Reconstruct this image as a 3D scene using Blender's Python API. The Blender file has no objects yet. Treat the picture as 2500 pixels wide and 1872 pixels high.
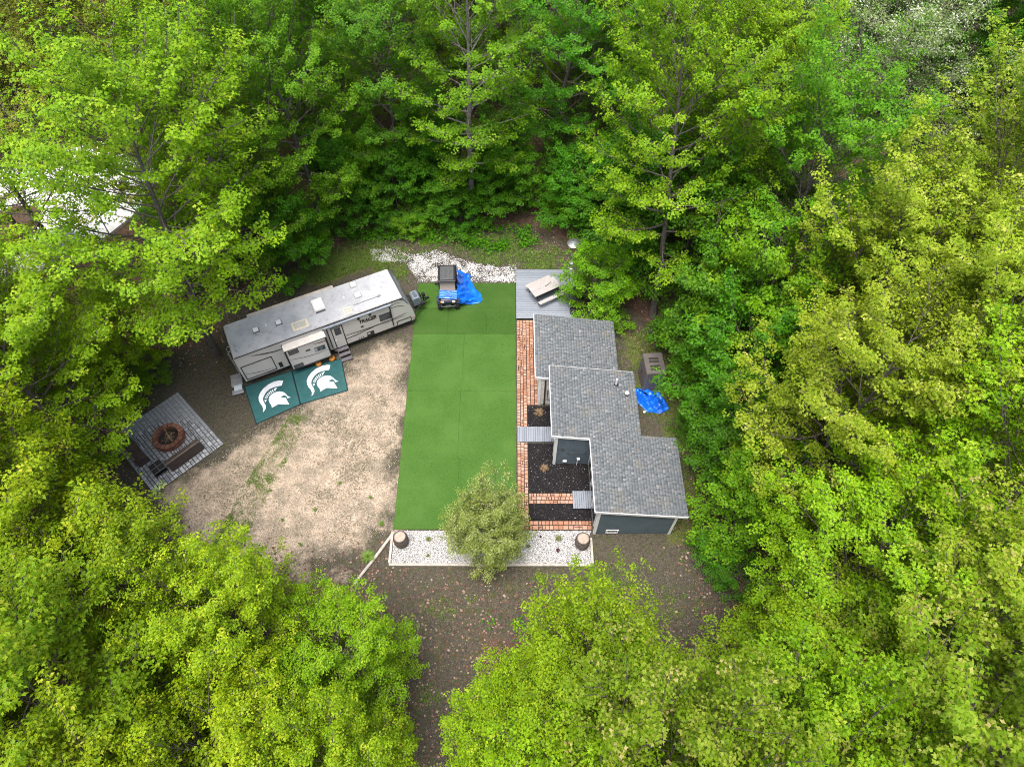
import bpy, math, random
import numpy as np
from mathutils import Vector, Matrix
random.seed(7)
sc = bpy.context.scene
R_ = math.radians
# ------------------------------------------------------------------ camera, world, sun, exposure
FPX, CAM_H, PITCH = 1650.0, 32.1, R_(56.3)          # focal length in px of the 2500 px wide photograph
cam_d = bpy.data.cameras.new('camera'); cam = bpy.data.objects.new('camera', cam_d)
sc.collection.objects.link(cam); sc.camera = cam
cam_d.sensor_fit = 'HORIZONTAL'; cam_d.sensor_width = 36.0; cam_d.lens = 36.0*FPX/2500
cam_d.clip_start = 0.1; cam_d.clip_end = 2000
cam.location = (0, 0, CAM_H); cam.rotation_euler = (math.pi/2-PITCH, 0, 0)
SUN_EL, SUN_AZ = R_(78), R_(-150)                    # azimuth clockwise from +Y: light comes over the left shoulder
w = bpy.data.worlds.new('World'); sc.world = w; w.use_nodes = True
wn = w.node_tree.nodes; sky = wn.new('ShaderNodeTexSky'); sky.sky_type = 'NISHITA'
sky.sun_disc = False; sky.sun_elevation = SUN_EL; sky.sun_rotation = SUN_AZ
sky.air_density = 1.0; sky.dust_density = 6.0; sky.ozone_density = 1.0
bgn = wn['Background']; w.node_tree.links.new(sky.outputs[0], bgn.inputs[0]); bgn.inputs[1].default_value = 0.15
sd = bpy.data.lights.new('sun', 'SUN'); sun = bpy.data.objects.new('sun', sd); sc.collection.objects.link(sun)
sd.energy = 1.5; sd.angle = R_(32); sd.color = (1.0, 0.975, 0.94)
sv = Vector((math.sin(SUN_AZ)*math.cos(SUN_EL), math.cos(SUN_AZ)*math.cos(SUN_EL), math.sin(SUN_EL)))
sun.rotation_euler = sv.to_track_quat('Z', 'Y').to_euler(); sun.location = (0, 0, 60)
sc.view_settings.view_transform = 'Standard'; sc.view_settings.look = 'None'
sc.view_settings.gamma = 1.0; sc.view_settings.use_curve_mapping = False
sc.view_settings.exposure = 1.3
sc.cycles.max_bounces = 6; sc.cycles.diffuse_bounces = 4; sc.cycles.glossy_bounces = 2
sc.cycles.transmission_bounces = 4; sc.cycles.transparent_max_bounces = 4
sc.cycles.use_denoising = True; sc.cycles.denoising_prefilter = 'NONE'; sc.cycles.pixel_filter_type = 'BLACKMAN_HARRIS'; sc.cycles.filter_width = 1.0
COL = sc.collection
# ------------------------------------------------------------------ pixel rays (2500 x 1872 photograph) to places
_F = np.array([0, math.cos(PITCH), -math.sin(PITCH)]); _U = np.array([0, math.sin(PITCH), math.cos(PITCH)])
_R = np.array([1.0, 0, 0]); _C = np.array([0, 0, CAM_H])
def at(u, v, z=0.0):
    d = _F+_R*(u-1250)/FPX-_U*(v-936)/FPX
    return _C+d*((z-CAM_H)/d[2])
def atxy(u, v, z=0.0):
    p = at(u, v, z); return float(p[0]), float(p[1])
# ------------------------------------------------------------------ node helpers
class NT:
    def __init__(s, name, rough=0.7, spec=0.3):
        s.m = bpy.data.materials.new(name); s.m.use_nodes = True
        s.n = s.m.node_tree.nodes; s.l = s.m.node_tree.links; s.p = s.n['Principled BSDF']
        s.p.inputs['Roughness'].default_value = rough; s.p.inputs['Specular IOR Level'].default_value = spec
        s._o = None
    def new(s, t, **k):
        n = s.n.new(t)
        for a, b in k.items(): setattr(n, a, b)
        return n
    def link(s, a, b): s.l.new(a, b)
    def obj(s):
        if s._o is None: s._o = s.new('ShaderNodeTexCoord').outputs['Object']
        return s._o
    def pos(s): return s.new('ShaderNodeNewGeometry').outputs['Position']
    def noise(s, scale, detail=4, rough=0.55, vec=None, out='Fac'):
        n = s.new('ShaderNodeTexNoise'); n.inputs['Scale'].default_value = scale
        n.inputs['Detail'].default_value = detail; n.inputs['Roughness'].default_value = rough
        s.link(vec or s.pos(), n.inputs['Vector']); return n.outputs[out]
    def vor(s, scale, vec=None, out='Color', rnd=1):
        n = s.new('ShaderNodeTexVoronoi'); n.inputs['Scale'].default_value = scale
        n.inputs['Randomness'].default_value = rnd
        s.link(vec or s.pos(), n.inputs['Vector']); return n.outputs[out]
    def ramp(s, fac, stops):
        n = s.new('ShaderNodeValToRGB'); e = n.color_ramp.elements
        while len(e) < len(stops): e.new(0.5)
        for el, (p, c) in zip(e, stops):
            el.position = p; el.color = (*c, 1) if len(c) == 3 else c
        s.link(fac, n.inputs[0]); return n.outputs[0]
    def step(s, fac, a, b):
        n = s.new('ShaderNodeMapRange'); n.inputs['From Min'].default_value = a; n.inputs['From Max'].default_value = b
        s.link(fac, n.inputs['Value']); return n.outputs[0]
    def mix(s, a, b, fac, mode='MIX'):
        n = s.new('ShaderNodeMix'); n.data_type = 'RGBA'; n.blend_type = mode
        for key, val in ((0, fac), (6, a), (7, b)):
            i = n.inputs[key]
            if hasattr(val, 'node'): s.link(val, i)
            else: i.default_value = val if key == 0 else (*val, 1)
        return n.outputs[2]
    def math(s, op, a, b=0.0):
        n = s.new('ShaderNodeMath', operation=op)
        for i, v in ((0, a), (1, b)):
            if hasattr(v, 'node'): s.link(v, n.inputs[i])
            else: n.inputs[i].default_value = v
        return n.outputs[0]
    def attr(s, name, out='Fac'):
        n = s.new('ShaderNodeAttribute', attribute_name=name); return n.outputs[out]
    def col(s, c):
        if hasattr(c, 'node'): s.link(c, s.p.inputs['Base Color'])
        else: s.p.inputs['Base Color'].default_value = (*c, 1)
        return s
    def bump(s, h, strength=0.3, dist=0.02):
        n = s.new('ShaderNodeBump'); n.inputs['Strength'].default_value = strength; n.inputs['Distance'].default_value = dist
        s.link(h, n.inputs['Height']); s.link(n.outputs[0], s.p.inputs['Normal']); return s
    def rand(s): return s.new('ShaderNodeObjectInfo').outputs['Random']
MATS = {}
def worn(name, c, rough=0.6, var=0.25, scale=6, spec=0.3, bump=0.1, metal=0.0, fine=60, per_obj=0.0):
    """a plain coloured surface with mottling, grain and a little per-piece variation"""
    if name in MATS: return MATS[name]
    t = NT(name, rough, spec); c = np.array(c)
    a = t.noise(scale, 5); b = t.noise(fine, 2)
    col = t.mix(tuple(c*(1-var)), tuple(np.minimum(c*(1+var), .95)), t.step(a, .3, .7))
    col = t.mix(col, tuple(c*(1-var*.7)), t.step(b, .5, .8))
    if per_obj:
        col = t.mix(col, t.ramp(t.rand(), [(0, tuple(c*(1-per_obj))), (.5, tuple(c)), (1, tuple(np.minimum(c*(1+per_obj), .95)))]), .6)
    t.col(col).bump(b, bump, .01); t.p.inputs['Metallic'].default_value = metal
    MATS[name] = t.m; return t.m
# ------------------------------------------------------------------ mesh builder
class MB:
    def __init__(s): s.v = []; s.f = []
    def add(s, vs, fs):
        o = len(s.v); s.v += [tuple(map(float, p)) for p in vs]; s.f += [tuple(i+o for i in f) for f in fs]; return s
    def box(s, c, d, rz=0.0, top=1.0, topy=None):
        hx, hy, hz = d[0]/2, d[1]/2, d[2]/2; ca, sa = math.cos(rz), math.sin(rz); vs = []
        topy = top if topy is None else topy
        for z, kx, ky in ((-hz, 1, 1), (hz, top, topy)):
            for x, y in ((-hx, -hy), (hx, -hy), (hx, hy), (-hx, hy)):
                x *= kx; y *= ky; vs.append((c[0]+x*ca-y*sa, c[1]+x*sa+y*ca, c[2]+z))
        return s.add(vs, [(3, 2, 1, 0), (4, 5, 6, 7), (0, 1, 5, 4), (1, 2, 6, 5), (2, 3, 7, 6), (3, 0, 4, 7)])
    def slab(s, c, d, rz=0.0, b=0.01):
        """box whose upper edge is chamfered; c is the centre of its base"""
        hx, hy, h = d[0]/2, d[1]/2, d[2]; ca, sa = math.cos(rz), math.sin(rz); vs = []
        for z, k in ((0, 0), (h-b, 0), (h, b)):
            for x, y in ((-hx+k, -hy+k), (hx-k, -hy+k), (hx-k, hy-k), (-hx+k, hy-k)):
                vs.append((c[0]+x*ca-y*sa, c[1]+x*sa+y*ca, c[2]+z))
        fs = [(8, 9, 10, 11)]
        for k in (0, 4):
            for i in range(4): j = (i+1) % 4; fs.append((k+i, k+j, k+4+j, k+4+i))
        return s.add(vs, fs)
    def prism(s, poly, z0, z1):
        n = len(poly); f0 = z0 if callable(z0) else (lambda x, y: z0); f1 = z1 if callable(z1) else (lambda x, y: z1)
        vs = [(x, y, f0(x, y)) for x, y in poly]+[(x, y, f1(x, y)) for x, y in poly]
        fs = [tuple(range(n-1, -1, -1)), tuple(range(n, 2*n))]+[(i, (i+1) % n, n+(i+1) % n, n+i) for i in range(n)]
        return s.add(vs, fs)
    def extrude(s, poly, y0, y1):
        """profile in (x, z) swept along y"""
        n = len(poly); vs = [(x, y0, z) for x, z in poly]+[(x, y1, z) for x, z in poly]
        return s.add(vs, [tuple(range(n)), tuple(range(2*n-1, n-1, -1))]+[((i+1) % n, i, n+i, n+(i+1) % n) for i in range(n)])
    def tube(s, pts, rad, n=8, cap=True):
        pts = [np.array(p, float) for p in pts]
        if not hasattr(rad, '__len__'): rad = [rad]*len(pts)
        rings = []; o = len(s.v)
        for i, p in enumerate(pts):
            d = pts[min(i+1, len(pts)-1)]-pts[max(i-1, 0)]; d /= np.linalg.norm(d)+1e-9
            a = np.cross(d, (0, 0, 1) if abs(d[2]) < .9 else (1, 0, 0)); a /= np.linalg.norm(a); b = np.cross(d, a)
            for k in range(n):
                t = 2*math.pi*k/n; s.v.append(tuple(p+rad[i]*(math.cos(t)*a+math.sin(t)*b)))
        for i in range(len(pts)-1):
            for k in range(n):
                j = (k+1) % n; s.f.append((o+i*n+k, o+i*n+j, o+(i+1)*n+j, o+(i+1)*n+k))
        if cap:
            s.f.append(tuple(o+k for k in range(n))[::-1]); s.f.append(tuple(o+(len(pts)-1)*n+k for k in range(n)))
        return s
    def lathe(s, prof, n=20, c=(0, 0, 0), cap=True):
        o = len(s.v)
        for r, z in prof:
            for k in range(n):
                t = 2*math.pi*k/n; s.v.append((c[0]+r*math.cos(t), c[1]+r*math.sin(t), c[2]+z))
        for i in range(len(prof)-1):
            for k in range(n):
                j = (k+1) % n; s.f.append((o+i*n+k, o+i*n+j, o+(i+1)*n+j, o+(i+1)*n+k))
        if cap: s.f.append(tuple(o+k for k in range(n))[::-1]); s.f.append(tuple(o+(len(prof)-1)*n+k for k in range(n)))
        return s
    def disc(s, c, axis, r, h, n=16):
        a = np.array(axis, float); c = np.array(c, float); return s.tube([c-a*h/2, c+a*h/2], r, n)
    def mesh(s, name):
        m = bpy.data.meshes.new(name); m.from_pydata(s.v, [], s.f); m.validate(); m.update(); return m
def link(o, parent=None):
    COL.objects.link(o)
    if parent: o.parent = parent
    return o
def tag(o, label=None, cat=None, group=None, kind=None):
    for k, v in (('label', label), ('category', cat), ('group', group), ('kind', kind)):
        if v: o[k] = v
    return o
def thing(name, label, cat, loc=(0, 0, 0), rz=0.0, group=None):
    o = bpy.data.objects.new(name, None); link(o); o.location = loc; o.rotation_euler = (0, 0, rz)
    return tag(o, label, cat, group)
def part(name, mb, mat, parent=None, world=False, smooth=False, bevel=0.0, label=None, kind=None):
    """world: the mesh is in world coordinates although it hangs under a (not rotated) parent"""
    m = mb.mesh(name) if isinstance(mb, MB) else mb
    o = bpy.data.objects.new(name, m); link(o, parent)
    if mat and not m.materials: m.materials.append(mat)
    if world and parent:
        off = Vector((0, 0, 0)); p = parent
        while p: off += p.location; p = p.parent
        o.location = -off
    if smooth:
        m.shade_smooth()
        if smooth == 'auto': m.set_sharp_from_angle(angle=R_(35))
    if bevel:
        b = o.modifiers.new('bevel', 'BEVEL'); b.width = bevel; b.segments = 2; b.limit_method = 'ANGLE'
    return tag(o, label, kind=kind)
def np_mesh(name, V, faces_n, idx, attrs=None):
    """mesh from numpy: V (n,3), idx flat loop indices, faces_n verts per face"""
    m = bpy.data.meshes.new(name); nf = len(idx)//faces_n
    m.vertices.add(len(V)); m.vertices.foreach_set('co', np.ascontiguousarray(V, np.float32).ravel())
    m.loops.add(len(idx)); m.loops.foreach_set('vertex_index', np.ascontiguousarray(idx, np.int32).ravel())
    m.polygons.add(nf); m.polygons.foreach_set('loop_start', np.arange(0, nf*faces_n, faces_n, dtype=np.int32))
    for k, (dom, val) in (attrs or {}).items():
        a = m.attributes.new(k, 'FLOAT', dom); a.data.foreach_set('value', np.ascontiguousarray(val, np.float32).ravel())
    m.update(calc_edges=True); return m
# value noise in numpy for masks and folds
_rt = np.random.RandomState(3).rand(256, 256)
def vnoise(x, y):
    x = np.asarray(x, float); y = np.asarray(y, float); xi = np.floor(x).astype(int); yi = np.floor(y).astype(int)
    fx = x-xi; fy = y-yi; fx = fx*fx*(3-2*fx); fy = fy*fy*(3-2*fy)
    g = lambda a, b: _rt[a % 256, b % 256]
    return (g(xi, yi)*(1-fx)+g(xi+1, yi)*fx)*(1-fy)+(g(xi, yi+1)*(1-fx)+g(xi+1, yi+1)*fx)*fy
def fbm(x, y, o=4):
    s = 0; a = .5
    for i in range(o): s = s+a*vnoise(x*2**i+17*i, y*2**i+31*i); a *= .5
    return s
def sdist(px, py, poly):
    """signed distance to a polygon, positive inside"""
    px = np.asarray(px, float); py = np.asarray(py, float); d = np.full(px.shape, 1e9); ins = np.zeros(px.shape, bool); n = len(poly)
    for i in range(n):
        (x0, y0), (x1, y1) = poly[i], poly[(i+1) % n]
        t = np.clip(((px-x0)*(x1-x0)+(py-y0)*(y1-y0))/((x1-x0)**2+(y1-y0)**2+1e-9), 0, 1)
        d = np.minimum(d, np.hypot(px-x0-t*(x1-x0), py-y0-t*(y1-y0)))
        c = (y0 > py) != (y1 > py)
        ins ^= c & (px < (x1-x0)*(py-y0)/((y1-y0) if y1 != y0 else 1e-9)+x0)
    return np.where(ins, d, -d)
def sm(x, a, b):
    t = np.clip((x-a)/(b-a), 0, 1); return t*t*(3-2*t)
P_ = lambda *pts: [atxy(u, v) for u, v in pts]
# ------------------------------------------------------------------ the ground
CLEAR = P_((820, 600), (1100, 560), (1330, 560), (1420, 640), (1480, 700), (1700, 900), (1720, 1150), (1730, 1330), (1760, 1600), (1600, 1560), (1450, 1480), (1120, 1460), (1090, 1872), (1000, 1872), (1030, 1480), (900, 1420), (700, 1420), (430, 1370), (320, 1230), (270, 1080), (330, 900), (520, 830), (560, 740), (700, 640))
SAND = P_((985, 835), (900, 850), (840, 900), (760, 980), (640, 1030), (560, 1090), (470, 1150), (390, 1210), (430, 1350), (620, 1410), (800, 1380), (960, 1292), (985, 1000))
STRIP = P_((470, 1420), (560, 1400), (640, 1240), (760, 1010), (800, 960), (740, 960), (600, 1180))
MOSS = P_((700, 660), (850, 590), (1000, 600), (985, 690), (900, 650), (760, 700))
EAST = P_((1480, 760), (1600, 820), (1760, 1100), (1740, 1320), (1640, 1330), (1660, 1100), (1560, 1000), (1500, 850))
GBACK = P_((900, 605), (960, 600), (1010, 618), (1060, 605), (1110, 625), (1160, 640), (1225, 650), (1265, 640), (1262, 692), (1018, 692), (1005, 668), (985, 645), (905, 640))
MATS_AREA = P_((590, 940), (626, 1040), (855, 957), (838, 870))
WHITEPAD = P_((-160, 470), (60, 400), (330, 330), (380, 420), (345, 520), (190, 640), (-60, 720), (-200, 640))
SOUTH = P_((960, 1385), (1450, 1385), (1740, 1330), (1700, 1560), (1450, 1500), (1120, 1480), (1080, 1872), (1010, 1872), (1030, 1500), (950, 1420))
xs = np.concatenate([np.linspace(-400, -48, 12), np.arange(-46, -24, .5), np.arange(-24, 13, .22), np.arange(13, 40, .6), np.linspace(42, 400, 12)])
ys = np.concatenate([np.linspace(-300, -8, 8), np.arange(-6, 1, .6), np.arange(1, 38, .22), np.arange(38, 60, .7), np.linspace(62, 500, 14)])
GX, GY = np.meshgrid(xs, ys); nx, ny = len(xs), len(ys)
wob = (fbm(GX*.9, GY*.9)-.47)*2.2
dc = sdist(GX, GY, CLEAR)+wob*.6
sand = sm(sdist(GX, GY, SAND)+wob*1.6, -1.3, 1.6)
strip = sm(sdist(GX, GY, STRIP)+wob*1.3-.25, -.15, .5)
moss = np.maximum(sm(sdist(GX, GY, MOSS)+wob*1.2, -.6, .8), .75*sm(sdist(GX, GY, EAST)+wob*1.5, -.6, .6))
moss = np.maximum(moss, strip*.5); moss = np.maximum(moss, .5*sm(sdist(GX, GY, SOUTH), -.5, 1.0)*sm(fbm(GX*.6+9, GY*.6), .40, .6)+0*moss)
litter = sm(-dc, -.6, .8)*(1-sm(sdist(GX, GY, SOUTH), -2.2, -.4))
GZ = -.012-.0*GX+sm(-dc, 1, 8)*(fbm(GX*.15, GY*.15)-.47)*1.2
idx = (np.arange(ny-1)[:, None]*nx+np.arange(nx-1)[None, :]).ravel()
quads = np.stack([idx, idx+1, idx+nx+1, idx+nx], 1)
gm = np_mesh('ground', np.stack([GX.ravel(), GY.ravel(), GZ.ravel()], 1), 4, quads.ravel(),
             {'sand': ('POINT', sand), 'moss': ('POINT', moss), 'litter': ('POINT', litter)})
t = NT('forest_ground', .95, .1)
n1, n2, n3, n4 = t.noise(.9, 6, .65), t.noise(6.5, 5, .75), t.noise(17, 4, .85), t.noise(2.6, 6, .7)
soil = t.mix((.048, .043, .034), (.108, .095, .075), t.step(n2, .35, .68))
soil = t.mix(soil, (.036, .030, .022), t.math('MULTIPLY', t.step(n3, .47, .38), .75))
soil = t.mix(soil, (.22, .19, .15), t.math('MULTIPLY', t.step(n3, .56, .66), .75))
soil = t.mix(soil, (.055, .075, .018), t.math('MULTIPLY', t.step(n4, .50, .66), .7))
sandc = t.mix((.30, .24, .18), (.46, .375, .29), t.step(n4, .35, .65))
sandc = t.mix(sandc, (.20, .17, .125), t.math('MULTIPLY', t.step(n1, .47, .58), .75))
sandc = t.mix(sandc, (.13, .115, .08), t.math('MULTIPLY', t.step(n2, .54, .66), .8))
sandc = t.mix(sandc, (.10, .09, .065), t.math('MULTIPLY', t.step(n3, .55, .63), .75))
sandc = t.mix(sandc, (.54, .475, .395), t.math('MULTIPLY', t.step(n3, .45, .36), .6))
mossc = t.mix((.045, .072, .012), (.115, .13, .035), t.step(n2, .35, .65))
mossc = t.mix(mossc, (.19, .155, .11), t.math('MULTIPLY', t.step(n3, .53, .64), .7))
mossc = t.mix(mossc, (.10, .07, .05), t.math('MULTIPLY', t.step(n4, .52, .66), .6))
lit = t.mix((.06, .04, .03), (.19, .12, .085), t.step(n3, .38, .62))
lit = t.mix(lit, (.05, .05, .022), t.step(n4, .5, .7))
sh = lambda a: t.math('ADD', t.math('MULTIPLY', t.math('SUBTRACT', t.noise(3.2, 7, .8), .5), 1.6), t.attr(a))
c = t.mix(soil, sandc, t.step(sh('sand'), .25, .75)); c = t.mix(c, mossc, t.step(sh('moss'), .4, .75))
c = t.mix(c, lit, t.step(sh('litter'), .3, .7))
t.col(c).bump(t.math('ADD', n3, t.math('MULTIPLY', n2, 1.5)), .7, .05)
g = part('ground', gm, t.m); tag(g, kind='structure')
# ------------------------------------------------------------------ scattered small stuff on the ground
rs = np.random.RandomState(11)
def scatter(n, poly, keep=None, box=None):
    xs_ = np.array([p[0] for p in poly]); ys_ = np.array([p[1] for p in poly]); out = []; tot = 0
    while tot < n:
        x = rs.uniform(xs_.min(), xs_.max(), n*2); y = rs.uniform(ys_.min(), ys_.max(), n*2)
        k = sdist(x, y, poly) > 0
        if keep is not None: k &= keep(x, y) > rs.rand(len(x))
        out.append(np.stack([x[k], y[k]], 1)); tot += k.sum()
        if len(out) > 40: break
    return np.concatenate(out)[:n]
def stones(name, pts, size, mat, z0=0.0, flat=.6):
    n = len(pts); oc = np.array([(1, 0, 0), (0, 1, 0), (-1, 0, 0), (0, -1, 0), (0, 0, 1), (0, 0, -1)], float)
    fc = np.array([(0, 1, 4), (1, 2, 4), (2, 3, 4), (3, 0, 4), (1, 0, 5), (2, 1, 5), (3, 2, 5), (0, 3, 5)])
    s = size*rs.uniform(.5, 1.25, (n, 1, 3)); s[:, :, 2] *= flat
    v = oc[None]*s*rs.uniform(.8, 1.2, (n, 6, 1)); a = rs.uniform(0, 6.28, n); ca, sa = np.cos(a)[:, None], np.sin(a)[:, None]
    x, y = v[..., 0]*ca-v[..., 1]*sa, v[..., 0]*sa+v[..., 1]*ca; tl = rs.uniform(-.5, .5, (n, 1))
    z = v[..., 2]+x*tl
    V = np.stack([x+pts[:, 0:1], y+pts[:, 1:2], z+z0+size*.25*rs.rand(n, 1)], -1).reshape(-1, 3)
    I = (fc[None]+6*np.arange(n)[:, None, None]).reshape(-1)
    return np_mesh(name, V, 3, I, {'tint': ('FACE', np.repeat(rs.rand(n), 8))})
def tinted(name, stops, rough=.8, spec=.2, bump=None):
    t = NT(name, rough, spec); t.col(t.ramp(t.attr('tint'), stops)); return t.m
def leaves_flat(name, pts, size, mat, z=0.01, curl=.35):
    n = len(pts); a = rs.uniform(0, 6.28, n); l = size*rs.uniform(.6, 1.2, n); d = np.stack([np.cos(a), np.sin(a), rs.uniform(-curl, curl, n)], 1)
    s = np.stack([-np.sin(a), np.cos(a), rs.uniform(-curl, curl, n)], 1)
    b = np.concatenate([pts, np.full((n, 1), z)+rs.rand(n, 1)*.03], 1)
    V = np.stack([b-d*l[:, None]/2, b+s*l[:, None]*.4, b+d*l[:, None]/2, b-s*l[:, None]*.4], 1).reshape(-1, 3)
    return np_mesh(name, V, 4, np.arange(4*n), {'tint': ('FACE', rs.rand(n))})
FOREST = [(-45, -4), (32, -4), (32, 50), (-45, 50)]
lm = tinted('dead_leaf', [(0, (.07, .035, .025)), (.35, (.12, .065, .045)), (.75, (.19, .115, .08)), (1, (.33, .25, .20))], .85)
near = lambda x, y: sm(2.5-sdist(x, y, CLEAR), 0, 2.5)*sm(sdist(x, y, CLEAR)+6, 0, 4)
o = part('fallen_leaves', leaves_flat('fallen_leaves', scatter(15000, FOREST, near), .13, lm), lm)
tag(o, 'dry reddish brown leaves littering the forest floor around the clearing', 'leaf litter', kind='stuff')
o = part('straw_litter', leaves_flat('straw_litter', scatter(3000, SOUTH), .05, lm, .006), tinted('straw', [(0, (.05, .042, .03)), (.7, (.11, .092, .07)), (1, (.26, .225, .18))], .9))
tag(o, 'pale dry straw and leaf bits on the dark soil south of the gravel bed', 'leaf litter', kind='stuff')
pm = tinted('pebble', [(0, (.14, .12, .10)), (.4, (.34, .29, .23)), (.8, (.5, .45, .38)), (1, (.68, .64, .58))], .9)
o = part('pebbles', stones('pebbles', scatter(14000, SAND), .022, pm), pm)
tag(o, 'loose tan and grey pebbles over the sandy yard', 'gravel', kind='stuff')
def tufts(name, pts, h, spread, nb=5):
    n = len(pts)*nb; b = np.repeat(pts, nb, 0)+rs.normal(0, spread*.35, (n, 2)); a = rs.uniform(0, 6.28, n); hh = h*rs.uniform(.5, 1.2, n)
    w_ = h*.16; dx, dy = np.cos(a), np.sin(a); out = rs.uniform(.3, 1.1, n)*hh
    p0 = np.stack([b[:, 0]-dy*w_, b[:, 1]+dx*w_, np.zeros(n)], 1); p1 = np.stack([b[:, 0]+dy*w_, b[:, 1]-dx*w_, np.zeros(n)], 1)
    p2 = np.stack([b[:, 0]+dx*out, b[:, 1]+dy*out, hh*.8], 1)
    return np_mesh(name, np.stack([p0, p1, p2], 1).reshape(-1, 3), 3, np.arange(3*n), {'tint': ('FACE', np.repeat(rs.rand(len(pts)), nb))})
gmat = tinted('weed_grass', [(0, (.06, .12, .012)), (.5, (.10, .19, .022)), (1, (.16, .20, .05))], .6)
drym = tinted('dry_grass', [(0, (.075, .07, .04)), (.5, (.12, .115, .06)), (1, (.22, .19, .12))], .8)
o = part('weeds', tufts('weeds', scatter(3000, STRIP, lambda x, y: (.12+sm(fbm(x*1.1, y*1.1), .40, .62))*(sdist(x, y, MATS_AREA) < -.1)), .06, .09), gmat)
tag(o, 'green weed strip growing across the sandy yard', 'grass', kind='stuff')
o = part('dry_tufts', tufts('dry_tufts', scatter(6500, SAND, lambda x, y: sm(fbm(x*.7+5, y*.7), .34, .6)), .05, .07, 5), drym)
tag(o, 'sparse dry grass tufts dotted over the sandy yard', 'grass', kind='stuff')
NW = P_((690, 690), (760, 630), (830, 590), (1000, 575), (1300, 570), (1420, 640), (1380, 660), (1265, 655), (1180, 645), (1060, 610), (985, 640), (1000, 690), (900, 650), (760, 700))
o = part('grass', tufts('grass', np.concatenate([scatter(5000, NW, lambda x, y: .1+sm(fbm(x*.9, y*.9), .38, .6)), scatter(1600, MOSS), scatter(900, EAST), scatter(500, SOUTH, lambda x, y: sm(fbm(x*.8, y*.8), .5, .6))]), .11, .14), gmat)
tag(o, 'rough green grass and moss behind the trailer and around the cottage', 'grass', kind='stuff')
# ------------------------------------------------------------------ white gravel
wg = tinted('white_stone', [(0, (.30, .29, .28)), (.25, (.50, .50, .50)), (.8, (.63, .63, .64)), (1, (.45, .42, .38))], .8)
tb = NT('white_gravel_bed', .9, .2); tb.col(tb.mix((.10, .095, .09), (.42, .42, .42), tb.step(tb.vor(24, out='Distance'), .75, .35))); tb.bump(tb.vor(24, out='Distance'), -.6, .04)
BED = [(-5.85, 10.93), (3.83, 10.9), (3.83, 12.3), (3.95, 12.58), (-5.85, 12.58)]
o = part('front_gravel', MB().prism(BED, -.05, .035), tb.m); tag(o, kind='structure')
o = part('white_pebbles', stones('white_pebbles', scatter(8000, BED), .038, wg, .04), wg)
tag(o, 'white decorative stones filling the bed between the two barrels', 'gravel', kind='stuff')
def backden(x, y): return (.25+.75*sm(fbm(x*1.6+3, y*1.6), .38, .56))*sm(sdist(x, y, GBACK), 0, .35)
o = part('white_pebbles', stones('white_pebbles', scatter(7500, GBACK, backden), .04, wg, .012), wg)
tag(o, 'patchy white stones strewn along the back edge of the artificial lawn', 'gravel', kind='stuff')
tw = NT('white_pad', .9, .1); tw.col(tw.mix((.72, .72, .74), (.82, .82, .83), tw.noise(3, 5)))
o = part('white_gravel_pad', MB().prism(WHITEPAD, -.2, .25), tw.m); tag(o, kind='structure')
tim = worn('weathered_timber', (.40, .37, .33), .85, .3, 5, bump=.3)
ed = thing('timber_edging', 'weathered grey timber edging framing the white stone bed', 'edging', (-1, 10.85, 0))
for (x0, y0), (x1, y1) in (((-5.95, 10.85), (-1.05, 10.84)), ((-1.0, 10.84), (3.9, 10.82)), ((-5.93, 10.92), (-5.93, 12.5)), ((3.9, 10.9), (3.9, 12.2))):
    L = math.hypot(x1-x0, y1-y0)
    part('timber', MB().slab(((x0+x1)/2, (y0+y1)/2, 0), (L, .12, .13), math.atan2(y1-y0, x1-x0), .012), tim, ed, world=True)
a0, a1 = at(962, 1300), at(866, 1425)
o = part('landscape_pole', MB().tube([(a0[0], a0[1], .08), ((a0[0]+a1[0])/2+.03, (a0[1]+a1[1])/2, .07), (a1[0], a1[1], .08)], [.075, .08, .07], 10), tim, smooth='auto')
tag(o, 'long weathered grey pole lying on the ground beyond the barrel', 'pole')
# ------------------------------------------------------------------ artificial lawn
def turf(name, k):
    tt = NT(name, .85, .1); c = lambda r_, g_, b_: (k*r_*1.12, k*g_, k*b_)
    fine = tt.noise(26, 4, .85); lon = tt.noise(6, 6, .8)
    gc = tt.mix(c(.020, .070, .008), c(.062, .150, .028), tt.step(fine, .36, .64)); gc = tt.mix(gc, c(.085, .175, .042), tt.math('MULTIPLY', tt.step(fine, .56, .66), .6)); gc = tt.mix(gc, c(.018, .060, .007), tt.math('MULTIPLY', tt.step(lon, .46, .36), .55))
    gc = tt.mix(gc, c(.072, .155, .035), tt.math('MULTIPLY', tt.step(tt.noise(.45, 4), .42, .62), .45))
    gc = tt.mix(gc, c(.016, .055, .006), tt.math('MULTIPLY', tt.step(tt.noise(1.3, 7, .8), .62, .70), .6))
    gc = tt.mix(gc, tt.ramp(tt.rand(), [(0, c(.036, .105, .017)), (1, c(.046, .122, .022))]), .2)
    tt.col(gc).bump(fine, .6, .03); return tt.m
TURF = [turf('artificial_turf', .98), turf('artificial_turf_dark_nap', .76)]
lw = thing('artificial_lawn', 'long rectangle of bright green artificial turf between the trailer and the brick walk', 'lawn', (-2.85, 20.8, 0))
vrow = [692, 752, 816, 955, 1120, 1292]; split = [(-3.9,), (-3.9, -1.55), (-2.85,), (-2.9,), (-2.8,)]
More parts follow.
